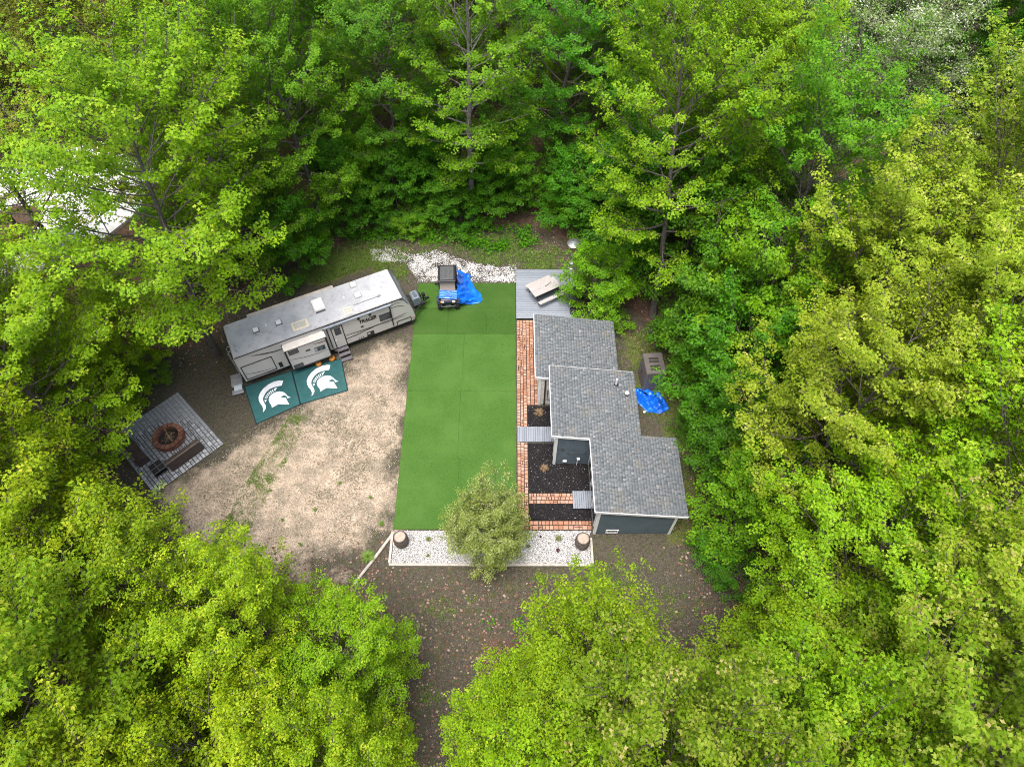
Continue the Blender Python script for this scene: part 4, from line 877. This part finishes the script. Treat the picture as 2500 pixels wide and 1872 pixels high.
def strip_fn(u, v):
    x = -4.50+1.16*u; y = 27.43-.50*v-(.10*u*v); z = 1.10-.14*v+.035*math.sin(v*17+u*3+2*vnoise(u*4, v*3))+.02*math.sin(u*9)
    if u < .07: z -= (.07-u)*7
    return np.array([x, y, z+.02])
cloth('hood_fold', strip_fn, 40, 26, (0, 0, 0), tp).location = tuple(-np.array(loc0))
def heap_fn(u, v):
    a_ = 2*math.pi*u; pts_ = [(1552, 948), (1585, 952), (1612, 962), (1628, 985), (1634, 998), (1614, 1010), (1580, 1006), (1557, 985), (1548, 965)]
    e = ip([at(*q) for q in pts_]+[at(*pts_[0])], u); c_ = np.array([7.55, 20.35, 0]); p = c_*(1-v)+e*v
    z = .45*(1-v**1.6)*(.75+.5*vnoise(u*5+2, 3))+(.16*(fbm(p[0]*3.2, p[1]*3.2)-.4)+.07*math.sin(p[0]*11+p[1]*6)+.04*math.sin(p[1]*19-p[0]*8))*(1 if v < .95 else .2)
    return np.array([p[0], p[1], max(.015, z+.02)])
t2 = cloth('blue_tarp', heap_fn, 64, 34, (7.6, 20.3, 0)); tag(t2, 'crumpled blue tarp heaped on the ground behind the cottage', 'tarp')
o = part('white_cap', MB().lathe([(.06, 0), (.075, .02), (.07, .1), (.02, .115)], 14), pv); o.location = (*atxy(1573, 1007), 0); tag(o, 'small white plastic cap lying by the blue tarp heap', 'cap')
# ramp of boards by the far white pad
b0 = at(150, 610); rmp = thing('board_ramp', 'grey blue board platform beside the white pad in the woods', 'platform', (b0[0], b0[1], 0), R_(58))
for k in range(12): part('plank', MB().slab((0, -1.1+.2*k, .5), (2.6, .19, .04), 0, .005), comp, rmp)
part('platform_frame', MB().box((0, 0, .25), (2.5, 2.3, .48)), DARK, rmp)
# ------------------------------------------------------------------ trees
def leaf_mesh(name, C, N, D, L, Wd, T, lobed, rng):
    """leaves: base points C, normals N, tip directions D, lengths L; 'lobed' three lobed maple, 'oak' long, else kite"""
    S = np.cross(N, D); S /= np.linalg.norm(S, axis=1)[:, None]+1e-9; n = len(C); L = L[:, None]
    if lobed == 'maple':
        sh = [(0, 0, 0), (.42, -.56, -.06), (.55, -.2, .05), (1, 0, -.16), (.55, .2, .05), (.42, .56, -.06)]; fc = [(0, 1, 2), (0, 2, 3), (0, 3, 4), (0, 4, 5)]
    elif lobed == 'oak':
        sh = [(0, 0, 0), (.45, -.30, -.04), (.6, -.12, .03), (1, 0, -.18), (.6, .12, .03), (.45, .30, -.04)]; fc = [(0, 1, 2), (0, 2, 3), (0, 3, 4), (0, 4, 5)]
    else:
        sh = [(0, 0, 0), (.5, -.30, -.02), (1, 0, -.12), (.5, .30, -.02)]; fc = [(0, 1, 2), (0, 2, 3)]
    V = np.stack([C+(D*a+S*b*Wd+N*c_)*L for a, b, c_ in sh], 1).reshape(-1, 3); k = len(sh)
    I = (np.array(fc)[None]+k*np.arange(n)[:, None, None]).ravel()
    return np_mesh(name, V, 3, I, {'tint': ('FACE', np.repeat(T, len(fc)))})
def tubes_np(P, Rd, n):
    """many polylines of equal length: P (K,S,3), Rd (K,S)"""
    K, S, _ = P.shape; d = np.empty_like(P); d[:, 1:-1] = P[:, 2:]-P[:, :-2]; d[:, 0] = P[:, 1]-P[:, 0]; d[:, -1] = P[:, -1]-P[:, -2]
    d /= np.linalg.norm(d, axis=2, keepdims=True)+1e-9; up = np.where(np.abs(d[..., 2:3]) < .9, np.array([0, 0, 1.]), np.array([1., 0, 0]))
    a = np.cross(d, up); a /= np.linalg.norm(a, axis=2, keepdims=True)+1e-9; b = np.cross(d, a); th = np.arange(n)*2*np.pi/n
    V = P[:, :, None]+Rd[:, :, None, None]*(np.cos(th)[None, None, :, None]*a[:, :, None]+np.sin(th)[None, None, :, None]*b[:, :, None])
    base = (np.arange(K)[:, None, None]*S+np.arange(S-1)[None, :, None])*n; k = np.arange(n)[None, None, :]; j = (k+1) % n
    I = np.stack([base+k, base+j, base+n+j, base+n+k], -1).reshape(-1)
    return V.reshape(-1, 3), I
def nrm(a): return a/(np.linalg.norm(a, axis=-1, keepdims=True)+1e-9)
def gen_tree(name, seed, h, r, base, nl, n2, gap, leaf, wdt, shape, per=8, ros=.17, prof=None, trunk_r=None, low=5, high=62, sparse=0.0, wob_=.02, tierflat=.6, tint_sd=.2):
    g = np.random.RandomState(seed); prof = prof or (lambda t_: np.sin(np.pi*(.20+.76*t_))**.75)
    tr = trunk_r or h*.012
    S = 10; tz = np.linspace(0, .97*h, S); tx = np.cumsum(g.normal(0, wob_*h/S*2, S)); ty = np.cumsum(g.normal(0, wob_*h/S*2, S)); tx -= tx[0]; ty -= ty[0]
    TP = np.stack([tx, ty, tz-.15*(tz == 0)], 1); TR = tr*(1-.9*(tz/tz[-1])**1.1)+.012; TR[0] *= 1.35
    # limbs
    t_ = ((np.arange(nl)+.5)/nl)**.95; z0 = h*(base+(.955-base)*t_); az = np.arange(nl)*2.399+g.uniform(-.5, .5, nl)
    L = r*prof(t_)*g.uniform(.7, 1.16, nl)+.25; e0 = np.radians(low+(high-low)*t_**1.2+g.uniform(-9, 9, nl)); e1 = e0+np.radians(g.uniform(2, 24, nl)); q = 7
    P = np.zeros((nl, q, 3)); P[:, 0, 0] = np.interp(z0, tz, tx); P[:, 0, 1] = np.interp(z0, tz, ty); P[:, 0, 2] = z0
    for i in range(1, q):
        f_ = i/(q-1); e = e0*(1-f_)+e1*f_; az = az+g.normal(0, .13, nl); s_ = L/(q-1)/np.maximum(.45, np.cos((e0+e1)/2))
        P[:, i] = P[:, i-1]+s_[:, None]*np.stack([np.cos(e)*np.cos(az), np.cos(e)*np.sin(az), np.sin(e)], 1)
    LL = L/np.maximum(.45, np.cos((e0+e1)/2))
    LR = (np.interp(z0, tz, TR)*.42)[:, None]*np.linspace(1, .12, q)[None]; LR = np.maximum(LR, .008)
    # secondaries
    kk = np.repeat(np.arange(nl), n2); M = len(kk); s = np.tile((np.arange(n2)+.6)/n2, nl)*.80+.2+g.uniform(-.04, .04, M); s = np.clip(s, .12, 1)
    fi = s*(q-1); i0 = np.minimum(fi.astype(int), q-2); fr_ = (fi-i0)[:, None]; B = P[kk, i0]*(1-fr_)+P[kk, i0+1]*fr_; dl = nrm(P[kk, i0+1]-P[kk, i0])
    side = np.where(np.arange(M) % 2 == 0, 1, -1)*np.radians(g.uniform(28, 68, M)); yaw = np.arctan2(dl[:, 1], dl[:, 0])+side; el = np.arcsin(np.clip(dl[:, 2], -1, 1))*tierflat+np.radians(g.uniform(-12, 26, M))
    l2 = LL[kk]*.42*(1.22-s)*g.uniform(.7, 1.25, M)+.35; q2 = 4; Q = np.zeros((M, q2, 3)); Q[:, 0] = B
    for i in range(1, q2):
        yw = yaw+g.normal(0, .15, M); e = el+.10*i; Q[:, i] = Q[:, i-1]+(l2/(q2-1))[:, None]*np.stack([np.cos(e)*np.cos(yw), np.cos(e)*np.sin(yw), np.sin(e)], 1)
    QR = np.maximum(.005, (.006+.007*l2)[:, None]*np.linspace(1, .35, q2)[None])
    # twig ends carrying rosettes
    m = np.maximum(2, np.ceil(l2/gap).astype(int)); kq = np.repeat(np.arange(M), m); K = len(kq); u = g.uniform(.12, 1.02, K); fi = np.clip(u, 0, 1)*(q2-1); i0 = np.minimum(fi.astype(int), q2-2); fr_ = (fi-i0)[:, None]
    c0 = Q[kq, i0]*(1-fr_)+Q[kq, i0+1]*fr_; d2 = nrm(Q[kq, i0+1]-Q[kq, i0]); yw = np.arctan2(d2[:, 1], d2[:, 0])+g.uniform(-1.25, 1.25, K); tl = g.uniform(.08, .42, K)*min(1, r/3)
    c1 = c0+tl[:, None]*np.stack([np.cos(yw), np.sin(yw), g.uniform(-.15, .65, K)], 1)
    # limb tips too
    c1 = np.concatenate([c1, P[:, -1], P[:, -2]+g.normal(0, .1, (nl, 3)), TP[-1:]+g.normal(0, .15, (6, 3))]); K = len(c1)
    if sparse:
        k_ = g.rand(K) > sparse; c1 = c1[k_]; K = len(c1)
    axis = np.stack([np.interp(c1[:, 2], tz, tx), np.interp(c1[:, 2], tz, ty), c1[:, 2]-.35*r], 1); out = nrm(c1-axis)
    rn = nrm(np.array([0, 0, 1.])*1.0+out*.55+g.normal(0, .28, (K, 3)))
    n = K*per; ki = np.repeat(np.arange(K), per); ph = np.tile(np.arange(per)*2*np.pi/per, K)+np.repeat(g.uniform(0, 6.28, K), per)+g.normal(0, .35, n)
    t1 = nrm(np.cross(rn, np.array([.31, .91, .28]))); t2_ = np.cross(rn, t1); N0 = rn[ki]
    dirn = np.cos(ph)[:, None]*t1[ki]+np.sin(ph)[:, None]*t2_[ki]; droop = g.uniform(-.25, .75, n)[:, None]
    D = nrm(dirn-N0*droop*.6-np.array([0, 0, .18])); NN = nrm(N0+dirn*droop*.5+g.normal(0, .25, (n, 3))); NN = nrm(NN-D*np.sum(NN*D, 1)[:, None])
    C = c1[ki]+dirn*(ros*g.uniform(.1, .9, n))[:, None]+N0*(g.uniform(-.35, .25, n)*ros)[:, None]
    Ln = leaf*g.uniform(.65, 1.15, n); T = np.clip(np.repeat(g.normal(.5, tint_sd, K), per)+g.normal(0, tint_sd*.4, n), 0, 1)
    crown = leaf_mesh(name+'_crown', C, NN, D, Ln, wdt, T, shape, g)
    V1, I1 = tubes_np(TP[None], TR[None], 10); V2, I2 = tubes_np(P, LR, 6); V3, I3 = tubes_np(Q, QR, 3)
    trunk = np_mesh(name+'_trunk', np.concatenate([V1, V2, V3]), 4, np.concatenate([I1, I2+len(V1), I3+len(V1)+len(V2)]))
    trunk.shade_smooth()
    return trunk, crown
def foliage(name, stops, trans=.38, hue=.0, rough=.5):
    t = NT(name, rough, .2)
    c_ = t.ramp(t.attr('tint'), stops)
    hs = t.new('ShaderNodeHueSaturation'); t.link(c_, hs.inputs['Color']); rn_ = t.rand()
    t.link(t.math('ADD', .492, t.math('MULTIPLY', rn_, .018)), hs.inputs['Hue'])
    v_ = t.math('ADD', .86, t.math('MULTIPLY', t.math('FRACT', t.math('MULTIPLY', rn_, 7.3)), .28)); t.link(v_, hs.inputs['Value'])
    t.link(hs.outputs[0], t.p.inputs['Base Color'])
    tl = t.new('ShaderNodeBsdfTranslucent'); br = t.new('ShaderNodeHueSaturation'); br.inputs['Value'].default_value = 1.25; br.inputs['Hue'].default_value = .488; t.link(hs.outputs[0], br.inputs['Color']); t.link(br.outputs[0], tl.inputs[0])
    mx = t.new('ShaderNodeMixShader'); mx.inputs[0].default_value = trans; t.link(t.p.outputs[0], mx.inputs[1]); t.link(tl.outputs[0], mx.inputs[2])
    t.link(mx.outputs[0], t.n['Material Output'].inputs['Surface']); return t.m
F_GREEN = foliage('leaf_fresh_green', [(0, (.070, .205, .003)), (.5, (.120, .285, .005)), (.85, (.18, .35, .008)), (1, (.25, .40, .02))])
F_DEEP = foliage('leaf_deep_green', [(0, (.042, .165, .005)), (.5, (.072, .225, .006)), (1, (.115, .29, .008))])
F_LIME = foliage('leaf_lime', [(0, (.115, .245, .003)), (.5, (.19, .335, .005)), (.85, (.275, .40, .01)), (1, (.36, .44, .03))])
F_GOLD = foliage('leaf_golden', [(0, (.125, .235, .005)), (.45, (.225, .335, .012)), (.85, (.335, .42, .035)), (1, (.46, .50, .11))])
F_PINK = foliage('leaf_bronze_tips', [(0, (.115, .22, .004)), (.5, (.20, .30, .008)), (.8, (.30, .345, .04)), (1, (.41, .34, .13))])
F_RUST = foliage('leaf_olive_rust', [(0, (.12, .185, .008)), (.5, (.20, .26, .014)), (.8, (.28, .29, .04)), (1, (.36, .21, .075))])
F_ASH = foliage('leaf_grey_green', [(0, (.09, .15, .02)), (.5, (.17, .24, .05)), (.8, (.30, .36, .17)), (1, (.52, .55, .43))], .3)
F_OLIVE = foliage('leaf_pale_olive', [(0, (.13, .19, .025)), (.5, (.23, .30, .06)), (1, (.38, .43, .18))], .3)
F_OAK = foliage('leaf_oak', [(0, (.12, .225, .003)), (.5, (.205, .315, .005)), (.85, (.31, .39, .01)), (1, (.43, .45, .035))])
bk = NT('bark', .95, .1); bn = bk.noise(7, 6, .7); bk.col(bk.mix((.075, .062, .055), (.20, .175, .16), bk.step(bn, .3, .7))).bump(bk.noise(22, 4, .7), .8, .05); BARK = bk.m
bk = NT('pale_bark', .9, .1); bn = bk.noise(5, 6, .7); bk.col(bk.mix((.14, .12, .105), (.33, .30, .275), bk.step(bn, .35, .65))).bump(bk.noise(20, 4), .6, .04); BARK2 = bk.m
dome = lambda t_: np.sqrt(np.clip(1-(t_*.96)**2.2, 0.02, 1))
PROTO = {}
def proto(k, *a, **kw): PROTO[k] = (gen_tree(k, *a, **kw), a[1], a[2])
proto('maple_a', 1, 15., 4.6, .14, 46, 11, .125, .118, 1.0, 'maple')
proto('maple_b', 2, 15., 4.4, .17, 44, 11, .125, .122, 1.0, 'maple')
proto('maple_c', 3, 15., 4.8, .10, 48, 11, .13, .118, 1.0, 'maple', low=0, high=55)
proto('maple_tall', 4, 16., 3.6, .24, 42, 10, .14, .118, 1.0, 'maple', sparse=.1)
proto('maple_high', 21, 15., 4.6, .30, 44, 11, .13, .118, 1.0, 'maple')
proto('maple_thin', 15, 15., 4.2, .25, 36, 9, .17, .118, 1.0, 'maple', sparse=.45)
proto('maple_dome', 5, 10., 4.0, .16, 50, 11, .112, .108, 1.05, 'maple', prof=dome, low=8, high=66)
proto('maple_dome2', 6, 10., 3.7, .12, 48, 11, .112, .105, 1.05, 'maple', prof=dome, low=5, high=60)
proto('oak_a', 7, 11., 4.0, .18, 46, 11, .13, .165, 1.0, 'oak', prof=dome, per=8, ros=.19)
proto('oak_b', 8, 11., 3.8, .15, 46, 10, .13, .16, 1.0, 'oak', prof=dome, per=8, ros=.19)
proto('ash', 9, 14., 5.0, .22, 50, 13, .13, .125, .8, 'kite', per=7, ros=.2, tint_sd=.3)
proto('sapling_a', 10, 5., 2.1, .10, 28, 9, .125, .115, 1.0, 'maple', prof=dome, low=5, high=60)
proto('sapling_b', 12, 5., 2.3, .06, 28, 9, .13, .118, 1.0, 'maple', prof=dome, low=0, high=50)
proto('shrub', 13, 2., 1.3, .04, 20, 7, .14, .10, .9, 'kite', prof=dome, low=5, high=65, ros=.12)
proto('olive', 14, 3.2, 1.95, .10, 40, 11, .10, .11, .75, 'kite', per=8, ros=.13, prof=dome, low=10, high=70, trunk_r=.06, tint_sd=.28)
for (tk, cr), _, _ in PROTO.values():
    tk.materials.append(BARK); cr.materials.append(F_GREEN)
def tree(name, kind, x, y, h, r, mat, label, cat='tree', group=None, lean=(0, 0), rot=None, bark=None, z=0.0):
    (tk, cr), h0, r0 = PROTO[kind]; e = thing(name, label, cat, (x, y, z), 0, group)
    e.scale = (r/r0, r/r0, h/h0); a_ = random.Random(int(x*100)*7919+int(y*100)).uniform(0, 6.28) if rot is None else rot
    e.rotation_mode = 'XYZ'; e.rotation_euler = (-math.atan2(lean[1], h), math.atan2(lean[0], h), a_)
    if lean != (0, 0):
        q = Vector((lean[0], lean[1], h)).normalized(); e.rotation_mode = 'QUATERNION'
        e.rotation_quaternion = Vector((0, 0, 1)).rotation_difference(q) @ Matrix.Rotation(a_, 4, 'Z').to_quaternion()
    for nm, me, mt in (('trunk', tk, bark), ('crown', cr, mat)):
        o = bpy.data.objects.new(nm, me); link(o, e)
        if mt: o.material_slots[0].link = 'OBJECT'; o.material_slots[0].material = mt
    return e
T = tree
# west and north-west
T('maple_tree', 'maple_high', -17.4, 23.5, 16.5, 5.6, F_LIME, 'large lime green maple arching over the rear end of the trailer', lean=(2.0, .5))
T('maple_tree', 'maple_a', -16.3, 30.2, 14.5, 4.4, F_GREEN, 'bright green maple filling the gap behind the trailer far side', lean=(.5, 0))
T('maple_tree', 'maple_b', -21.6, 16.2, 12.5, 4.4, F_LIME, 'yellow green maple overhanging the paved fire pit patio')
T('maple_tree', 'maple_b', -27.2, 21.0, 12.5, 4.3, F_RUST, 'olive maple between the patio woods and the white pad')
T('maple_tree', 'maple_thin', -26.5, 28.5, 14.5, 4.2, F_RUST, 'thin olive maple with the white pad showing through')
T('maple_tree', 'maple_a', -22.5, 38.0, 17, 5.0, F_RUST, 'olive maple with rusty new leaves beyond the white pad')
T('maple_tree', 'maple_b', -37.5, 43, 15, 4.4, F_RUST, 'rusty tipped maple on the far side of the white pad')
T('maple_tree', 'maple_b', -20.8, 33.0, 16.5, 4.6, F_RUST, 'tall olive maple with a dark leaning trunk north of the trailer', lean=(-1, .5))
T('maple_tree', 'maple_a', -12.4, 33.4, 15.5, 4.3, F_GREEN, 'tall fresh green maple at the north edge behind the trailer front', lean=(-.8, .4))
T('maple_tree', 'maple_tall', -2.7, 35.0, 16.5, 4.0, F_GREEN, 'slender pale trunked maple standing straight behind the buggy', bark=BARK2, lean=(.3, .3))
T('maple_tree', 'maple_b', -7.4, 37.2, 13.5, 4.0, F_DEEP, 'deep green maple between the pale trunked tree and the trailer maples')
T('maple_tree', 'maple_c', 2.6, 40.0, 14, 4.6, F_DEEP, 'dark green maple with leaning trunk above the brown leaf litter', lean=(2.2, 1.0))
T('maple_tree', 'maple_high', 8.6, 26.4, 17, 4.7, F_LIME, 'big lime green maple leaning over the picnic deck', lean=(-1.2, 2.8))
T('maple_tree', 'maple_a', 14.4, 26.2, 14.5, 4.5, F_GREEN, 'bright green maple behind the taupe storage cabinet woods')
T('maple_tree', 'maple_b', 12.0, 33.5, 15.5, 4.5, F_LIME, 'lime maple right behind the big deck maple')
T('ash_tree', 'ash', 19.6, 34.0, 13.5, 6.0, F_ASH, 'open grey green ash with pale glinting leaves and forked trunk', rot=1.0)
T('ash_tree', 'ash', 15.6, 30.5, 9.5, 3.2, F_ASH, 'small grey leaved ash half hidden below the golden maples')
T('maple_tree', 'maple_a', -24.6, 19.6, 12.5, 4.6, F_LIME, 'lime maple behind the tree overhanging the patio')
T('young_maple', 'sapling_b', -21.6, 22.0, 5.5, 2.4, F_LIME, 'lime young maple under the trailer maple on the patio side')
T('maple_tree', 'maple_thin', -29.8, 30.5, 11.5, 3.6, F_LIME, 'thin lime maple standing at the edge of the white pad')
# east: the golden maples
EG = 'golden maples crowding the slope east of the cottage'
for x, y, h, r, k, m, lab in (
    (16.2, 19.6, 14, 4.6, 'maple_a', F_GOLD, 'golden green maple towering behind the storage cabinet'),
    (20.8, 21.5, 17, 4.8, 'maple_b', F_GOLD, 'golden maple deepest in the woods east of the storage cabinet'),
    (21.4, 23.6, 12.0, 4.4, 'maple_c', F_GOLD, 'golden maple in front of the grey ash'),
    (26.5, 28.5, 14.5, 4.6, 'maple_b', F_PINK, 'pale bronze tipped maple beside the grey ash'),
    (13.6, 13.6, 14, 4.5, 'maple_c', F_GOLD, 'golden maple reaching toward the cottage back wall'),
    (18.2, 15.2, 16, 4.6, 'maple_a', F_GOLD, 'tall golden maple behind the one nearest the cottage back wall'),
    (17.3, 9.6, 15, 4.6, 'maple_b', F_LIME, 'lime gold maple southeast of the cottage deep in the wood'),
    (13.2, 8.3, 11.5, 4.2, 'maple_a', F_LIME, 'lime maple southeast of the cottage at the edge of the bare soil'),
    (14.3, 5.3, 14, 4.2, 'maple_c', F_PINK, 'bronze tipped maple southeast of the cottage above its green neighbours'),
    (10.9, 4.8, 8.5, 3.1, 'maple_dome2', F_LIME, 'rounded lime maple beside the strip of brown leaves'),
    (13.4, 1.6, 13.5, 4.4, 'maple_dome', F_PINK, 'round bronze tipped maple at the south end of the eastern wood'),
    (8.6, 1.2, 10.5, 3.8, 'maple_dome', F_LIME, 'round lime maple south of the strip of brown leaves')):
    T('maple_tree', k, x, y, h, r, m, lab, group=EG)
# dark understorey by the cottage
for x, y, h, r, k, m, lab in (
    (10.6, 23.4, 7.5, 2.9, 'sapling_b', F_DEEP, 'deep green young maple growing against the storage cabinet'),
    (11.2, 19.6, 6.5, 2.7, 'sapling_a', F_DEEP, 'deep green young maple beside the crumpled tarp'),
    (11.0, 16.4, 5.5, 2.3, 'sapling_b', F_DEEP, 'deep green sapling behind the inner corner of the cottage roof'),
    (10.9, 13.0, 5.2, 2.2, 'sapling_a', F_GREEN, 'bushy green sapling behind the south wing of the cottage'),
    (5.1, 26.9, 3.5, 2.1, 'sapling_b', F_GREEN, 'leafy young maple spreading over the picnic table'),
    (7.6, 31.5, 7.5, 3.0, 'sapling_a', F_DEEP, 'deep green young maple behind the patio heater'),
    (10.2, 28.6, 8.0, 3.2, 'sapling_a', F_DEEP, 'deep green young maple under the big deck maple'),
    (12.6, 22.0, 9.0, 3.2, 'sapling_b', F_GREEN, 'taller green young maple behind the storage cabinet sapling')):
    T('young_maple', k, x, y, h, r, m, lab)
# south
for x, y, h, r, k, m, lab in (
    (2.7, 4.3, 8.6, 3.1, 'maple_dome', F_LIME, 'lime maple with pinkish shoots south of the white stone bed'),
    (.1, 3.0, 7.5, 2.4, 'maple_dome2', F_LIME, 'small lime maple beside the bare brown strip south of the bed'),
    (4.7, 1.6, 11.5, 3.6, 'maple_dome', F_PINK, 'large bronze tipped round maple south of the cottage'),
    (1.4, -.2, 11, 3.4, 'maple_dome2', F_LIME, 'yellow green maple behind the small one by the bare strip'),
    (-6.5, 5.6, 6.8, 2.6, 'maple_dome2', F_LIME, 'fresh green young maple at the end of the grey pole'),
    (-10.2, 6.6, 8.2, 3.0, 'maple_dome', F_OAK, 'fresh green maple at the foot of the sandy yard'),
    (-5.9, 2.0, 8.0, 2.6, 'maple_dome', F_OAK, 'fresh green maple lining the west side of the bare strip'),
    (-9.4, 2.2, 9.2, 3.1, 'maple_dome2', F_OAK, 'fresh green maple behind the grey pole maples')):
    T('maple_tree', k, x, y, h, r, m, lab)
for x, y, h, r, k, lab in (
    (-18.9, 9.4, 12, 4.1, 'oak_a', 'yellow green oak south of the paved patio'),
    (-14.9, 7.9, 9.2, 3.3, 'oak_b', 'green oak leaning over the edge of the sandy yard'),
    (-15.2, 3.6, 12.5, 4.2, 'oak_b', 'broad oak with bare forked limbs southwest of the sandy yard'),
    (-12.2, .4, 10.5, 3.4, 'oak_a', 'oak behind the broad forked one southwest of the yard'),
    (-20.6, 4.6, 12, 4.0, 'oak_a', 'oak furthest into the southwest woods'),
    (-23.5, 11.8, 12.5, 4.0, 'oak_b', 'oak in the woods west of the patio benches')):
    T('oak_tree', k, x, y, h, r, F_OAK, lab)
T('olive_tree', 'olive', -1.1, 11.75, 3.2, 1.75, F_OLIVE, 'small pale silvery green tree growing in the white stone bed', z=.03)
# forest margin saplings and shrubs
rm = random.Random(5)
for x, y in ((-13.6, 30.2), (-11.0, 34.6), (-9.3, 35.2), (-7.6, 34.6), (-5.6, 35.4), (-4.2, 35.0), (-1.4, 35.4), (-.3, 35.9), (4.4, 34.4), (5.8, 33.2), (-10.2, 37.5), (-6.4, 39), (-4.6, 38.4), (-.8, 38.6), (3.9, 37.4), (6.8, 36.2), (9.4, 35.0), (-16.8, 33.6), (-19.2, 29.2)):
    T('young_maple', rm.choice(['sapling_a', 'sapling_b']), x, y, rm.uniform(3.4, 5.6), rm.uniform(1.6, 2.3), rm.choice([F_DEEP, F_GREEN, F_DEEP]), 'green maple sapling in the thicket north of the gravel strip', group='saplings in the northern thicket')
for x, y in ((-20.4, 21.8), (-21.8, 20.2), (-19.6, 25.4), (9.6, 18.2), (9.9, 21.6), (9.3, 24.6), (9.8, 11.2), (-12.8, 31.4), (-8.6, 33.9), (-6.6, 33.6), (3.2, 35.2), (1.1, 36.4), (6.2, 31.2), (-21.2, 14.2), (10.6, 10.0), (-3.4, 34.0)):
    T('shrub', 'shrub', x, y, rm.uniform(1.0, 1.7), rm.uniform(.8, 1.3), rm.choice([F_DEEP, F_GREEN]), 'low leafy green shrub at the edge of the clearing', 'shrub', 'shrubs at the clearing edge')
# forest fill
placed = [(o.location.x, o.location.y) for o in COL.objects if o.get('category') == 'tree']
REG = {'n': ('maple deep in the woods north of the clearing', 'woods north of the clearing'), 'w': ('maple deep in the woods west of the clearing', 'woods west of the clearing'), 'e': ('maple deep in the woods east of the clearing', 'woods east of the clearing')}
cand = [(rm.uniform(-46, 44), rm.uniform(-2, 62)) for _ in range(4000)]
for x, y in cand:
    if float(sdist(np.array([x]), np.array([y]), CLEAR)[0]) > -5 or float(sdist(np.array([x]), np.array([y]), WHITEPAD)[0]) > -.5: continue
    if -14 < x < 11 and y < 9: continue
    if 12 < x < 30 and 20 < y < 44: continue
    if -34 < x < -22 and 20 < y < 34: continue
    if abs(x) > .70*(y+22)+4: continue
    if x < -18 and y < 30 and x > -34 and y > 12 and rm.random() < .0: continue
    if any((x-a)**2+(y-b)**2 < (4.9 if y > 36 else 5.2)**2 for a, b in placed): continue
    placed.append((x, y)); reg = 'n' if y > 32 else ('w' if x < 0 else 'e')
    m = {'n': [F_DEEP, F_GREEN, F_GREEN, F_LIME], 'w': [F_RUST, F_LIME, F_OAK], 'e': [F_GOLD, F_LIME, F_GOLD]}[reg]
    mt = rm.choice(m) if not (reg == 'n' and x < -22) else F_RUST
    T('maple_tree', rm.choice(['maple_a', 'maple_b', 'maple_c', 'maple_tall']), x, y, rm.uniform(12.5, 16.5), rm.uniform(3.9, 4.9), mt, REG[reg][0], group=REG[reg][1])
    if len(placed) > 175: break
# forest floor greenery
und = []
fx = rs.uniform(-30, 26, 9000); fy = rs.uniform(-2, 48, 9000); dcl = sdist(fx, fy, CLEAR)
kp = (dcl < -.8) & (fbm(fx*.5, fy*.5) > .46); fx, fy = fx[kp], fy[kp]
ex = scatter(420, P_((850, 612), (900, 590), (1060, 592), (1200, 618), (1330, 600), (1300, 560), (1100, 555), (850, 570)), lambda x, y: sm(fbm(x*1.3, y*1.3), .42, .55)); fx, fy = np.concatenate([fx, ex[:, 0]]), np.concatenate([fy, ex[:, 1]])
per_ = 7; n = len(fx)*per_; gq = np.random.RandomState(4); Cc = np.stack([np.repeat(fx, per_), np.repeat(fy, per_), np.zeros(n)], 1)+np.stack([gq.normal(0, .18, n), gq.normal(0, .18, n), gq.uniform(.05, .5, n)], 1)
Dd = nrm(np.stack([gq.normal(0, 1, n), gq.normal(0, 1, n), gq.normal(-.1, .3, n)], 1)); Nn = nrm(np.array([0, 0, 1.])+gq.normal(0, .3, (n, 3))); Nn = nrm(Nn-Dd*np.sum(Nn*Dd, 1)[:, None])
um = leaf_mesh('undergrowth', Cc, Nn, Dd, gq.uniform(.1, .2, n), 1.0, gq.rand(n), 'kite', gq)
o = part('undergrowth', um, F_DEEP); tag(o, 'low green undergrowth covering the shaded forest floor', 'undergrowth', kind='stuff')
tris = sum(len(m.loops)-2*len(m.polygons) for m in bpy.data.meshes)
print('TRIS', tris, 'trees', len(placed), 'objects', len(COL.objects))
